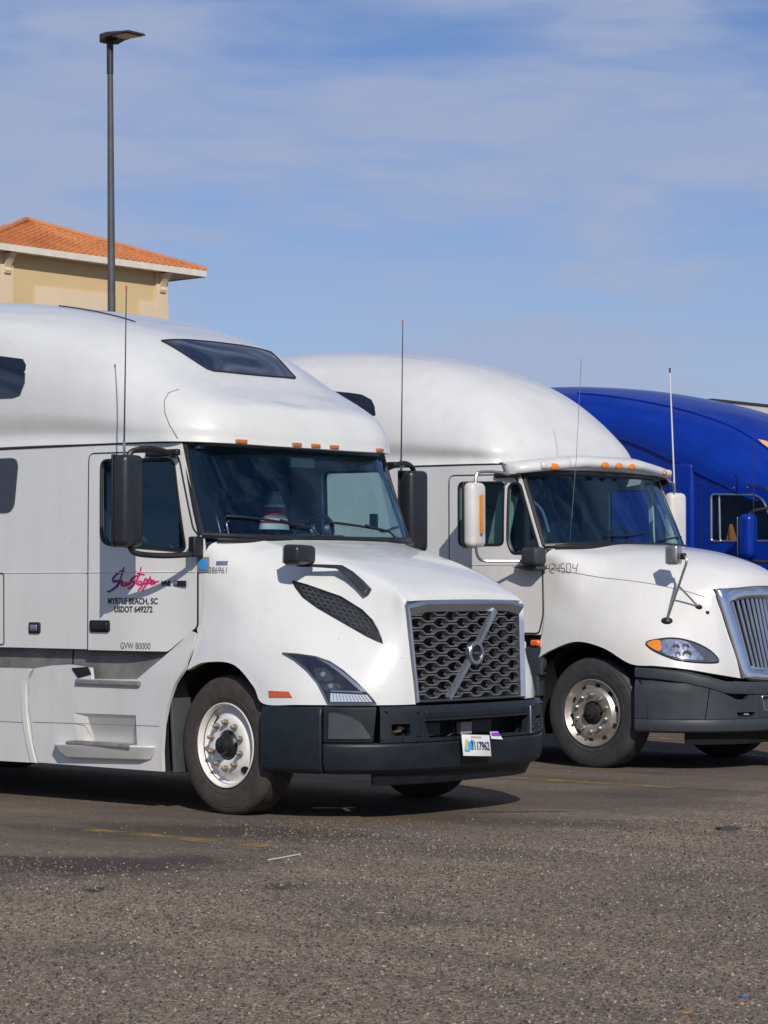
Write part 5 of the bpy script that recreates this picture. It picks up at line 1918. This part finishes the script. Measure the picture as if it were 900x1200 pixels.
MB().tube([(-.50, -.82, 2.06), (-.42, -.82, 2.85), (-.36, -.82, 3.77)], .0026, 5).build('antenna_whip', M_GREYINK, an2)
hm = rbox('hood_mirror', (.765, -.955, 1.925), (.11, .13, .175), .02, M_STEEL, t2, Matrix.Rotation(R(12), 3, 'Z'))
rbox('hood_mirror_glass', (.705, -.965, 1.925), (.01, .11, .15), .004, M_CHROME, hm, Matrix.Rotation(R(12), 3, 'Z'))
rbox('hood_mirror_joint', (.855, -.945, 1.915), (.05, .05, .06), .014, M_BLACK, hm)
base = snap(bv_hood2, (.70, -1.0, 1.345), .0, (0, 1, -.3))
base2 = snap(bv_hood2, (.872, -.79, 1.48), .0, (0, 1, -.3))
tube('hood_mirror_pole', [(.87, -.945, 1.92), (.895, -.95, 1.87), (.86, -.96, 1.76), tuple(base.lerp(Vector((.86, -.96, 1.76)), .45)), tuple(base)], .012, M_STEEL, hm)
tube('hood_mirror_strut', [tuple(base.lerp(Vector((.86, -.96, 1.76)), .74)), tuple(base2)], .010, M_STEEL, hm)
for bq, r_ in ((base, .055), (base2, .036)):
    fo = MB().lathe([(0, -.03), (r_ * .4, -.026), (r_ * .9, -.008), (r_, .004)], 18).build('hood_mirror_foot', M_BLACK, hm)
    fo.matrix_local = Matrix.Translation(bq) @ Matrix.Rotation(R(30), 4, 'Z') @ Matrix.Rotation(R(-35), 4, 'X') @ Matrix.Diagonal((1, .8, .7, 1))
rbox('hood_stud', tuple(snap(bv_hood2, (.96, -.73, 1.42), .005, (-.5, 1, -.2))), (.03, .025, .025), .006, M_BLACK, t2)
# hood part line
hp = [snap(bv_hood2, p, .0005, (-.1, 1, -.4)) for p in cr(np.array([(-.46, -1.15, 1.80), (-.3, -1.13, 1.775), (.1, -1.07, 1.745), (.45, -.93, 1.69), (.75, -.76, 1.61), (.90, -.66, 1.55)]), 8)]
MB().tube(hp, .0035, 6).build('hood_part_line', M_GREYINK, hood2)
# segment-style number
SEG = {'0': 'abcdef', '1': 'bc', '2': 'abged', '4': 'fgbc', '5': 'afgcd'}
SP = {'a': ((0, 2), (1, 2)), 'b': ((1, 2), (1, 1)), 'c': ((1, 1), (1, 0)), 'd': ((0, 0), (1, 0)), 'e': ((0, 1), (0, 0)), 'f': ((0, 2), (0, 1)), 'g': ((0, 1), (1, 1))}
for i, ch in enumerate('424504'):
    dg = MB()
    for sgm in SEG[ch]:
        (x1, z1), (x2, z2) = SP[sgm]
        P = []
        for t in (.06, .94):
            x = -.505 + i * .053 + (x1 + (x2 - x1) * t) * .034
            z = 1.772 + (z1 + (z2 - z1) * t) * .042
            P.append(snap(bv_hood2, (x, -1.2, z), .0015, (0, 1, 0)))
        dg.tube(P, .0042, 5)
    dg.build('unit_digit', M_GREYINK, hood2)
for pts in ([(-.40, -.55, 2.075), (-.33, -.2, 2.10), (-.34, .1, 2.14)], [(-.28, .25, 2.07), (-.33, .55, 2.10), (-.42, .85, 2.12)]):
    P = [snap(bv_ws2, p, .02, (-1, 0, -.4)) for p in cr(np.array(pts), 8)]
    MB().tube(P, .010, 6).build('wiper', M_BLACK, t2)
MB().tube([(p[0] + .035, p[1], p[2] - .02) for p in np.concatenate([Gw2, (Gw2 * FLIP)[::-1][1:]])[3:-3, 0]], .03, 8).build('cowl', M_BLACK, t2)

# wheels and underside
wheel(t2, 0, -1, 1.0, 2, M_RUBBER2)
wheel(t2, 0, 1, 1.0, 2, M_RUBBER2)
for side in (-1, 1):
    arc = [(.64 * math.cos(R(-4 + 204 * k / 24)), .50 + .64 * math.sin(R(-4 + 204 * k / 24))) for k in range(25)]
    vv = [(x, side * 1.2, z) for x, z in arc] + [(x, side * .62, z) for x, z in arc]
    ff = [(i, i + 1, 25 + i + 1, 25 + i) for i in range(24)] + [tuple(range(25, 50))]
    raw('wheel_well', vv, ff, M_DARK, t2, True, 35)
ub = MB()  # chassis boxes plus a low shield, added to block light under the bumper
ub.box((-2.2, 0, .72), (6.6, 1.0, .5)).box((-2.7, 0, .62), (3.9, 2.1, .5)).box((.35, 0, .62), (1.2, .95, .42)).box((-2.6, 0, .98), (4.1, 2.2, .08)).box((0, 0, .47), (.16, 1.9, .16)).box((.6, 0, 1.1), (.06, 1.0, .8)).box((.72, 0, .36), (.7, 1.7, .06))
ub.build('underbody_block', M_DARK, t2, False)
cb = MB()
cb.box((-1.8, 0, 1.95), (.04, 2.2, 1.6)).box((-1.2, 0, 1.22), (1.3, 2.1, .04)).box((-1.3, 0, 2.74), (.95, 2.0, .03)).box((-4.68, 0, 2.6), (.03, 2.38, 2.8))
cb.build('cab_lining', M_INT, t2, False)
rbox('dashboard', (-.72, 0, 1.84), (.62, 1.98, .32), .06, M_INT2, t2)
for side in (-1, 1):
    sidepanel('door_lining', [(-1.7, 1.25), (-1.7, 1.99), (-.95, 1.99), (-.85, 1.92), (-.56, 1.92), (-.55, 1.3)], lambda x, z: wy2(x, z) - .05, M_INT2, t2, t=.01, side=side)
    s0 = rbox('seat', (-1.35, side * .58, 1.52), (.50, .52, .16), .05, M_INT2, t2)
    rbox('seat_back', (-1.6, side * .58, 1.92), (.14, .50, .78), .055, M_INT2, s0, Matrix.Rotation(R(-10), 3, 'Y'))
    tube('grab_handle', [(-.78, side * 1.03, 2.45), (-.70, side * .98, 2.35), (-.62, side * .98, 2.15)], .014, M_INT2, t2)
sw2 = bpy.data.objects.new('steering_wheel', swo.data)
COL.objects.link(sw2)
sw2.parent = t2
sw2.matrix_local = Matrix.Translation((-1.02, .56, 2.03)) @ Matrix.Rotation(R(-62), 4, 'Y')
# papers on the dashboard
pap = mat('dash_paper', (.55, .55, .5), .7)
for (x, y, rz, w, h, lb) in ((-.58, -.9, 20, .2, .14, 'white paper on the dashboard corner nearest the grey mirror bracket, chrome-grilled truck'), (-.62, .75, 10, .2, .24, 'white paper on the far end of the dashboard, chrome-grilled truck')):
    dp = rbox('paper_sheet', (x, y, 2.01), (h, w, .012), .003, pap, t2, Matrix.Rotation(R(rz), 3, 'Z') @ Matrix.Rotation(R(8), 3, 'X'), seg=1)
    tag(free(dp, T2_LOC, YAW), lb, 'paper', 'papers on the dashboard')
# light curtain behind the quarter window
rbox('side_curtain', (-1.15, -1.02, 2.22), (.22, .05, .62), .02, mat('curtain_green', (.28, .42, .36), .8, var=.15), t2, Matrix.Rotation(R(16), 3, 'Y'))

# ------------------------------------------------------------------ blue truck
t3 = empty('semi_truck', T3_LOC, YAW)
tag(t3, 'glossy blue sleeper truck with orange lettering on its roof, farthest of the three', 'truck', 'trucks parked side by side')
ROOF3 = [
    [(-4.8, -1.26, 3.58), (-4.8, -1.25, 3.70), (-4.8, -1.19, 3.86), (-4.8, -1.03, 4.0), (-4.8, -.6, 4.11), (-4.8, 0, 4.14)],
    [(-4.0, -1.26, 3.56), (-4.0, -1.25, 3.68), (-4.0, -1.18, 3.84), (-4.0, -1.01, 3.98), (-4.0, -.6, 4.09), (-4.0, 0, 4.12)],
    [(-3.25, -1.26, 3.47), (-3.25, -1.25, 3.60), (-3.25, -1.17, 3.77), (-3.25, -.98, 3.92), (-3.25, -.58, 4.02), (-3.25, 0, 4.05)],
    [(-2.6, -1.26, 3.33), (-2.6, -1.25, 3.47), (-2.6, -1.15, 3.65), (-2.6, -.94, 3.80), (-2.6, -.55, 3.90), (-2.6, 0, 3.94)],
    [(-1.95, -1.255, 3.06), (-1.95, -1.24, 3.24), (-1.95, -1.13, 3.45), (-1.95, -.9, 3.63), (-1.95, -.52, 3.75), (-1.95, 0, 3.79)],
    [(-1.4, -1.25, 2.82), (-1.4, -1.23, 3.0), (-1.4, -1.10, 3.21), (-1.42, -.86, 3.42), (-1.43, -.48, 3.57), (-1.43, 0, 3.61)],
    [(-.95, -1.23, 2.62), (-.95, -1.20, 2.80), (-.98, -1.05, 2.99), (-1.0, -.8, 3.18), (-1.02, -.44, 3.33), (-1.03, 0, 3.37)],
    [(-.62, -1.10, 2.62), (-.62, -1.06, 2.76), (-.66, -.92, 2.90), (-.7, -.69, 3.03), (-.73, -.37, 3.12), (-.74, 0, 3.15)],
    [(-.45, -.6, 2.66), (-.45, -.58, 2.76), (-.48, -.50, 2.85), (-.52, -.39, 2.92), (-.56, -.2, 2.97), (-.57, 0, 2.98)],
    [(-.42, 0, 2.66), (-.42, 0, 2.74), (-.44, 0, 2.81), (-.47, 0, 2.86), (-.51, 0, 2.90), (-.52, 0, 2.915)],
]
G = surf([c[::-1] for c in ROOF3], 8, 8, sym_v0=True, sym_u1=True)
v, f = mirrored(*grid_vf(G))
roof3 = raw('roof_fairing', v, f, M_BLUE, t3, True, 50)
if sum(p.normal.z for p in roof3.data.polygons) < 0:
    roof3.data.flip_normals()
bv_roof3 = bvh_of(roof3)
thick(roof3, .04)
wy3 = lambda x, z: 1.225 - 0.03 * sstep(-1.2, -.5, x)
ARCH3 = [(-4.8, 3.62), (-4.0, 3.60), (-3.25, 3.51), (-2.6, 3.37), (-1.95, 3.10), (-1.4, 2.86), (-.95, 2.68)]
WIN3 = roundpoly([(-1.51, 2.165), (-1.51, 2.70), (-.86, 2.675), (-.62, 2.16)], [.03, .05, .12, .05], 6)
DOOR3 = roundpoly([(-1.66, 1.2), (-1.66, 2.80), (-.80, 2.775), (-.46, 2.1), (-.42, 1.4), (-.56, 1.2)], [.02, .04, .12, .06, .05, .03])
for side in (-1, 1):
    sidepanel('cab_side', [(-4.8, 1.15), (-.55, 1.15), (-.36, 1.4), (-.36, 2.0), (-.5, 2.62)] + ARCH3[::-1], wy3, M_BLUE, t3, [WIN3], t=.03, side=side)
    dr = sidepanel('door', DOOR3, lambda x, z: wy3(x, z) + .01, M_BLUE, t3, [WIN3], t=.016, side=side)
    gp = [Vector((x, side * (wy3(x, z) + .005), z)) for x, z in refine(DOOR3, .05)]
    MB().tube(gp + [gp[0]], .009, 6, False).build('door_seal', M_SEAM, dr)
    sidepanel('door_window', WIN3, lambda x, z: wy3(x, z) - .012, M_SGLASS, dr, t=0, side=side)
    wp = [Vector((x, side * (wy3(x, z) + .011), z)) for x, z in refine(WIN3, .04)]
    MB().tube(wp + [wp[0]], .013, 6, False).build('window_trim', M_SATIN, dr)
    MB().tube([(-1.41, side * 1.21, 2.17), (-1.42, side * 1.21, 2.69)], .012, 6).build('window_bar', M_SATIN, dr)
    for xx in (-1.20, -1.02):
        MB().lathe([(0, -.01), (.012, -.008), (.014, .004)], 10).build('roof_screw', M_STEEL, t3).matrix_local = Matrix.Translation((xx, side * 1.24, 2.765)) @ (Matrix.Identity(4) if side < 0 else Matrix.Rotation(math.pi, 4, 'Z'))
    # rounded pillar at the sleeper joint
    rbox('side_pillar', (-1.92, side * 1.20, 2.05), (.36, .14, 2.05), .06, M_BLUE, t3, seg=5)
    sidepanel('sleeper_window', roundpoly([(-2.95, 3.08), (-2.95, 3.30), (-2.67, 3.27), (-2.67, 3.06)], .03), lambda x, z: wy3(x, z) + .008, M_DGLASS, t3, t=.01, side=side)
    MB().tube([(x, side * (wy3(x, 2.8) + .002), 2.81) for x in np.linspace(-4.7, -1.66, 20)], .006, 6).build('side_seam', M_SEAM, t3)
    cre = [snap(bv_roof3, p, .004, (0, -side, -.8)) for p in cr(np.array([(-3.6, side * .93, 3.95), (-2.6, side * .9, 3.82), (-1.95, side * .86, 3.66), (-1.4, side * .82, 3.45), (-.9, side * .78, 3.13)]), 10)]
    MB().tube(cre, .014, 8).build('roof_rib', M_BLUE, roof3)
    # mirror
    mh = rbox('mirror', (-.785, side * 1.60, 2.205), (.17, .21, .50), .07, M_BLUE, t3, Matrix.Rotation(side * R(-6), 3, 'Z'), seg=6)
    rbox('mirror_glass', (-.872, side * 1.6, 2.205), (.012, .17, .42), .004, M_CHROME, mh)
    tube('mirror_arm', [(-.78, side * 1.6, 1.98), (-.76, side * 1.52, 1.93), (-.66, side * 1.36, 1.93), (-.55, side * 1.2, 1.95)], .02, M_BLACK, mh)
    tube('mirror_arm', [(-.78, side * 1.6, 2.44), (-.76, side * 1.5, 2.49), (-.68, side * 1.34, 2.52), (-.6, side * 1.2, 2.54)], .02, M_BLACK, mh)
    rbox('chassis_fairing', (-2.6, side * 1.2, .72), (4.2, .06, .85), .03, M_BLUE, t3)
# antenna shadow caster at the mirror
MB().tube([(-.74, -1.56, 2.44), (-.735, -1.56, 3.3)], .006, 6).build('antenna', M_BLACK, t3)
# windscreen, hood and front wheels share the shapes of the first truck
ws3 = raw('windscreen', *mirrored(*grid_vf(Gw + np.array((-.18, 0, 0)))), M_GLASS, t3, True, None)
bvh3 = None
for (src, nm, mm) in ((hood1, 'hood', M_BLUE),):
    me = src.data.copy()
    me.materials.clear()
    me.materials.append(mm)
    ho = bpy.data.objects.new(nm, me)
    COL.objects.link(ho)
    ho.parent = t3
    thick(ho, .028)
PL = cr(np.array(PLAN1), 12, (1.42, -.3))
ARC = np.concatenate([[0], np.cumsum(np.hypot(*np.diff(PL, axis=0).T))])
band('bumper', -ARC[-1] + .01, ARC[-1] - .01, [(-.14, .34), (-.02, .34), (.01, .40), (.012, .74), (-.01, .805), (-.14, .805)], M_CHROME, t3)
g3 = MB().box((1.24, 0, 1.17), (.04, 1.25, .72)).build('grille', M_DARK, t3, False)
for k in range(9):
    MB().box((1.27, 0, .87 + .075 * k), (.03, 1.2, .022)).build('grille_bar', M_CHROME, g3, False)
wheel(t3, 0, -1, 0, 2, M_RUBBER2)
wheel(t3, 0, 1, 0, 2, M_RUBBER2)
ub = MB()  # plain dark boxes for the chassis, added to stop light passing below
ub.box((-2.2, 0, .72), (6.6, 1.0, .5)).box((.35, 0, .62), (1.2, .95, .42)).box((-2.6, 0, .98), (4.1, 2.2, .08))
ub.build('underbody_block', M_DARK, t3, False)
cb = MB()
cb.box((-1.8, 0, 1.95), (.04, 2.2, 1.7)).box((-1.2, 0, 1.22), (1.3, 2.1, .04)).box((-1.2, 0, 2.80), (1.1, 1.9, .03)).box((-4.78, 0, 2.5), (.03, 2.38, 3.0))
cb.build('cab_lining', M_INT, t3, False)
for side in (-1, 1):
    s0 = rbox('seat', (-1.3, side * .58, 1.52), (.50, .52, .16), .05, M_INT, t3)
    rbox('seat_back', (-1.55, side * .58, 1.92), (.14, .50, .78), .055, M_INT, s0, Matrix.Rotation(R(-10), 3, 'Y'))
rbox('dashboard', (-.6, 0, 1.84), (.6, 1.98, .34), .06, M_INT, t3)
# orange bag edge and green cloth behind the window
ov = MB().prism([(-1.40, -1.10, 2.17), (-1.29, -1.10, 2.17), (-1.38, -1.06, 2.36)], (0, 0, 0), (0, .06, .0)).build('orange_cloth', mat('vest_orange', (.6, .17, .02), .7), t3, True, 30)
tag(free(ov, T3_LOC, YAW), 'folded orange cloth behind the side window of the blue truck', 'cloth')
gc = MB().prism([(-1.22, -1.08, 2.17), (-1.06, -1.08, 2.17), (-1.22, -1.05, 2.40)], (0, 0, 0), (0, .06, .0)).build('green_cloth', mat('cloth_green', (.06, .16, .13), .8), t3, True, 30)
tag(free(gc, T3_LOC, YAW), 'folded dark green cloth beside the orange one behind the blue truck window', 'cloth')
# roof lettering (only its first letter and the start of the next are in the frame)
OR = mat('orange_letters', (.85, .36, .09), .45)
for pts in ([(-1.19, 3.42), (-1.11, 3.42), (-.975, 3.29), (-.955, 3.22)], [(-.955, 3.22), (-.985, 3.31), (-.80, 3.36), (-.78, 3.28)], [(-1.01, 3.41), (-.85, 3.40), (-.80, 3.34), (-.96, 3.36)]):
    P3 = [tuple(snap(bv_roof3, (x, -1.0, z), 0, (0, 1, -.35))) for x, z in pts]
    skin('roof_letter', P3, bv_roof3, .004, OR, roof3, .03, .006, toward=(.3, -.6, .7))

# ------------------------------------------------------------------ lamp post and buildings behind
M_POLE = mat('pole_grey', (.085, .088, .095), .55, metal=.2, var=.15)
lp = empty('lamp_post', (-4.13, 37.4, 0))
tag(lp, 'tall dark grey lamp post with a flat single lamp head', 'lamp post')
MB().tube([(0, 0, 0), (0, 0, 5.9), (-.035, 0, 9.72)], [.075, .062, .043], 14).build('pole', M_POLE, lp)
MB().tube([(-.035, 0, 9.45), (-.037, 0, 9.98)], .052, 14).build('pole_sleeve', mat('sleeve_dark', (.03, .032, .04), .5), lp)
MB().lathe([(.20, 0), (.20, .05), (.09, .09)], 20, axis='z').build('pole_base', M_POLE, lp)
hd = MB()
prof = [(-.12, .0, .07), (-.03, .035, .10), (.10, .045, .075), (.25, .03, .045), (.42, .012, .028), (.58, .0, .02)]
secs = []
for (x, zt, th) in prof:
    w = .10 if x < -.1 else .19
    secs += [(x, -w, zt - th), (x, -w, zt - .01), (x, -w * .85, zt + .01), (x, w * .85, zt + .01), (x, w, zt - .01), (x, w, zt - th)]
ff = [(i * 6 + q, i * 6 + (q + 1) % 6, i * 6 + 6 + (q + 1) % 6, i * 6 + 6 + q) for i in range(5) for q in range(6)] + [tuple(range(6))[::-1], tuple(30 + q for q in range(6))]
hd.add(secs, ff)
ho_ = hd.build('lamp_head', mat('head_dark', (.035, .035, .04), .5), lp, True, 30)
ho_.matrix_local = Matrix.Translation((-.037, 0, 10.0)) @ Matrix.Rotation(YAW, 4, 'Z')
dv = MB().box((.33, 0, -.022), (.40, .30, .012), Matrix.Rotation(R(2), 3, 'Y')).build('lamp_lens', mat('lamp_lens', (.42, .36, .17), .4, var=.25, vscale=30), ho_, False)
MB().box((.05, 0, -.065), (.16, .06, .04), Matrix.Rotation(R(-22), 3, 'Y')).build('lamp_arm', mat('head_dark', (0, 0, 0)), ho_, False)

# hip-roofed building: its facade is parallel to the truck fronts
EZ = 9.5
PC = Vector((-4.551, 62.043, 0))           # eave corner (right end) on plan
bl = empty('hip_roof_building', (0, 0, 0))
tag(bl, 'tan stucco building with orange tiled hip roof behind the nearest truck', 'building')
W_, D_ = 7.15, 5.2                          # eave length along LF, depth along -FW


def bp(a, d, z):
    """a: metres left of the right eave corner along the facade; d: metres behind the eave line"""
    return PC - LF * a - FW * d + Vector((0, 0, z))


M_STUC = mat('stucco_tan', (.60, .45, .24), .9, var=.05, vscale=.8, bump=.1, bscale=40)
M_TRIM = mat('stucco_cream', (.66, .53, .37), .9, var=.05, vscale=1)
M_EAVE = mat('eave_white', (.66, .62, .54), .7)
M_TILE = mat('terracotta_tile', (.56, .215, .075), .85, var=.3, vscale=1.3, col2=(.42, .15, .05))
OV = .3
a0, a1, d0, d1 = 1.02, W_ - .78, OV, D_ - OV
bw_ = MB()
q = [bp(a0, d0, 0), bp(a1, d0, 0), bp(a1, d1, 0), bp(a0, d1, 0)]
bw_.prism(q, (0, 0, 0), (0, 0, EZ + .05))
bw_.build('wall', M_STUC, bl, False)
for (aa, dd) in ((a0 + .17, d0), (a1 - .17, d0)):
    qq = [bp(aa - .2, dd - .06, 0), bp(aa + .2, dd - .06, 0), bp(aa + .2, dd + .3, 0), bp(aa - .2, dd + .3, 0)]
    MB().prism(qq, (0, 0, 0), (0, 0, EZ - .02)).build('corner_pilaster', M_TRIM, bl, False)
    pf = [(0, -.05), (0, -.48), (.05, -.52), (.08, -.45), (.05, -.38), (.10, -.27), (.18, -.17), (.27, -.09), (.28, -.05)]
    br = MB().prism([bp(aa - .09, dd - .05 - u, EZ + z) for u, z in pf], bp(aa - .09, 0, 0), bp(aa + .09, 0, 0))
    br.build('eave_bracket', M_TRIM, bl, True, 30)
for (b0, b1, zt) in ((2.75, 5.3, 8.78), (.95, 1.9, 8.72)):
    qq = [bp(b0, d0 - .04, 7.0), bp(b1, d0 - .04, 7.0), bp(b1, d0 - .04, zt), bp(b0, d0 - .04, zt)]
    MB().prism(qq, (0, 0, 0), tuple(-FW * .1)).build('wall_panel', M_TRIM, bl, False)
for k in range(3):
    for z in (1.2, 4.4):
        b0 = 1.2 + 1.75 * k
        qq = [bp(b0, d0 - .03, z), bp(b0 + 1.1, d0 - .03, z), bp(b0 + 1.1, d0 - .03, z + 1.5), bp(b0, d0 - .03, z + 1.5)]
        wn_ = MB().prism(qq, (0, 0, 0), tuple(-FW * .1)).build('window', M_TRIM, bl, False)
        qq = [bp(b0 + .08, d0 - .05, z + .08), bp(b0 + 1.02, d0 - .05, z + .08), bp(b0 + 1.02, d0 - .05, z + 1.42), bp(b0 + .08, d0 - .05, z + 1.42)]
        MB().prism(qq, (0, 0, 0), tuple(-FW * .05)).build('pane', M_DGLASS, wn_, False)
# soffit and fascia
MB().prism([bp(0, 0, EZ - .02), bp(W_, 0, EZ - .02), bp(W_, D_, EZ - .02), bp(0, D_, EZ - .02)], (0, 0, 0), (0, 0, .04)).build('soffit', M_EAVE, bl, False)
fs = [bp(-.03, -.03, EZ - .04), bp(W_ + .03, -.03, EZ - .04), bp(W_ + .03, D_, EZ - .04), bp(-.03, D_, EZ - .04)]
fb = MB()
for i in range(4):
    A, B = fs[i], fs[(i + 1) % 4]
    nrm = (B - A).cross(Vector((0, 0, 1))).normalized()
    fb.prism([A, B, B + Vector((0, 0, .155)), A + Vector((0, 0, .155))], (0, 0, 0), tuple(-nrm * .06))
fb.build('fascia', M_EAVE, bl, False)
# hipped roof with tile courses
ZR = EZ + .12
HT = 1.10
r0, r1 = W_ * .5 - .1, W_ * .5 + .1
roofq = [bp(-.06, -.06, ZR), bp(W_ + .06, -.06, ZR), bp(W_ + .06, D_ + .06, ZR), bp(-.06, D_ + .06, ZR), bp(W_ / 2, D_ / 2, ZR + HT)]
rb = MB()
rb.add(roofq, [(0, 1, 4), (1, 2, 4), (2, 3, 4), (3, 0, 4), (3, 2, 1, 0)])
rf = rb.build('roof', M_TILE, bl, False)
apex = roofq[4]
tl0 = None
courses = 22
for face in range(2):
    A, B = (roofq[0], roofq[1]) if face == 0 else (roofq[1], roofq[2])
    nrm = (B - A).cross(apex - A).normalized()
    if nrm.z < 0:
        nrm = -nrm
    cb_ = MB()
    for c in range(courses):
        t = c / courses
        t2_ = min(1, (c + 1.15) / courses)
        L, Rr_ = A.lerp(apex, t), B.lerp(apex, t)
        L2, R2 = A.lerp(apex, t2_), B.lerp(apex, t2_)
        ln = (Rr_ - L).length
        nt = max(1, int(ln / .2))
        for k in range(nt):
            u0, u1 = (k + .03) / nt, (k + .97) / nt
            um = (u0 + u1) / 2
            h = .05 + rnd.uniform(-.008, .01)
            p0, p1, pm = L.lerp(Rr_, u0), L.lerp(Rr_, u1), L.lerp(Rr_, um)
            q0, q1, qm = L2.lerp(R2, u0), L2.lerp(R2, u1), L2.lerp(R2, um)
            cb_.add([p0, pm + nrm * h, p1, q0 + nrm * .0, qm + nrm * (h * .45), q1], [(0, 1, 4, 3), (1, 2, 5, 4), (0, 2, 1)])
    cb_.build('roof_tiles', M_TILE, rf, False)['kind'] = 'stuff'
for (A, B) in ((roofq[0], apex), (roofq[1], apex)):
    MB().tube([A + Vector((0, 0, .03)), B + Vector((0, 0, .05))], .07, 8).build('ridge_tiles', M_TILE, rf)
# gutter pipe under the right eave
g0 = bp(.12, D_ * .42, EZ - .12)
MB().tube([bp(.5, d0 + .5, EZ - .75), bp(.1, d0 + 1.3, EZ - .62), bp(.05, d0 + 1.5, EZ - .5), bp(.05, d0 + 1.5, EZ - .1)], .06, 8).build('downpipe', mat('pipe_dark', (.03, .04, .05), .5), bl)

# low flat-roofed building seen above the blue truck
fbld = empty('flat_roof_building', (0, 0, 0))
tag(fbld, 'pale flat-roofed building with dark roof edge at the right, above the blue truck', 'building')
Q = Vector((7.98, 60.0, 0))
zt = 6.25
bq = lambda a, d, z: Q + LF * a - FW * d + Vector((0, 0, z))
MB().prism([bq(0, 0, 0), bq(14, 0, 0), bq(14, 8, 0), bq(0, 8, 0)], (0, 0, 0), (0, 0, zt - .06)).build('wall', mat('pale_cladding', (.50, .49, .46), .8, var=.08, vscale=1.2), fbld, False)
MB().prism([bq(-.05, -.04, zt - .06), bq(14.1, -.04, zt - .06), bq(14.1, 8.1, zt - .06), bq(-.12, 8.1, zt - .06)], (0, 0, 0), (0, 0, .05)).build('roof_edge', mat('roof_edge_dark', (.03, .03, .035), .6), fbld, False)
for k in range(5):
    a_ = 1.25 + 2.4 * k
    wq = MB().prism([bq(a_, -.05, zt - 1.9), bq(a_ + 2.0, -.05, zt - 1.9), bq(a_ + 2.0, -.05, zt - .55), bq(a_, -.05, zt - .55)], (0, 0, 0), tuple(-FW * .1)).build('window', M_DARK, fbld, False)
    MB().prism([bq(a_ + .06, -.07, zt - 1.84), bq(a_ + 1.94, -.07, zt - 1.84), bq(a_ + 1.94, -.07, zt - .61), bq(a_ + .06, -.07, zt - .61)], (0, 0, 0), tuple(-FW * .04)).build('pane', M_DGLASS, wq, False)

# ------------------------------------------------------------------ small things
# striped cushion on the passenger side of the first truck's cab
cr_m = [mat('cushion_grey', (.20, .21, .24), .9), mat('cushion_white', (.62, .62, .62), .9), mat('cushion_red', (.36, .03, .05), .9)]
cush = empty('striped_cushion', stall(-.86, .24, 2.09), YAW + R(20))
tag(cush, 'grey cushion with red and white stripes behind the nearest truck windscreen', 'cushion')
zs = [0, .045, .065, .085, .105, .175, .195, .215, .30]
ms = [1, 2, 1, 0, 2, 1, 0, 0]
for i in range(8):
    b = MB()
    r = lambda z: (.215 - .17 * (z / .3) ** 1.4, .095 - .05 * (z / .3) ** 1.4)
    L = []
    for z in (zs[i], zs[i + 1]):
        a_, b_ = r(z)
        a_ = max(a_, .03)
        b_ = max(b_, .02)
        L.append([(b_ * math.cos(t), a_ * math.sin(t), z) for t in np.linspace(0, 2 * math.pi, 21)[:-1]])
    vv = L[0] + L[1]
    ff = [(k, (k + 1) % 20, 20 + (k + 1) % 20, 20 + k) for k in range(20)] + [tuple(range(19, -1, -1)), tuple(range(20, 40))]
    raw('cushion_stripe', vv, ff, cr_m[ms[i]], cush, True, 50)


def litter(name, loc, pts, h, m, label, cat, rz=0.0):
    b = MB().prism([(x, y, .001) for x, y in pts], (0, 0, 0), (0, 0, h))
    for i in range(len(b.v)):
        x, y, z = b.v[i]
        b.v[i] = (x, y, z + .03 * abs(x) * (1 if z > .002 else .6))
    o = b.build(name, m, None, True, 40)
    o.location = loc
    o.rotation_euler = (0, 0, rz)
    return tag(o, label, cat)


litter('litter_stick', (-.60, 15.0, 0), [(-.19, -.006), (.19, -.004), (.195, .004), (-.19, .006)], .003, mat('stick_white', (.62, .6, .55), .7), 'thin white stick lying on the asphalt in front of the nearest truck', 'stick', R(62))
litter('rubber_scrap', (2.32, 16.75, 0), [(-.075, -.04), (.0, -.05), (.08, -.03), (.07, .04), (-.03, .05), (-.08, .03)], .016, M_RUBBER2, 'flat black rubber scrap on the asphalt near the right edge', 'scrap', R(20))
litter('paper_scrap', (1.426, 9.9, 0), [(-.012, -.01), (.012, -.012), (.016, .008), (-.008, .014)], .006, mat('scrap_blue', (.03, .12, .55), .5), 'tiny bright blue scrap on the asphalt at the lower right', 'scrap', R(30))
litter('dry_leaf', (1.155, 9.54, 0), [(-.018, 0), (-.004, -.010), (.016, -.003), (.02, .004), (.002, .012)], .003, mat('leaf_orange', (.5, .2, .03), .8), 'small orange dry leaf on the asphalt at the lower right', 'leaf', R(-15))
litter('bark_chip', (-.02, 12.45, 0), [(-.02, -.006), (.02, -.007), (.022, .005), (-.018, .008)], .004, mat('chip_tan', (.5, .34, .18), .8), 'small tan wood chip on the open asphalt below the nearest truck', 'chip', R(10))
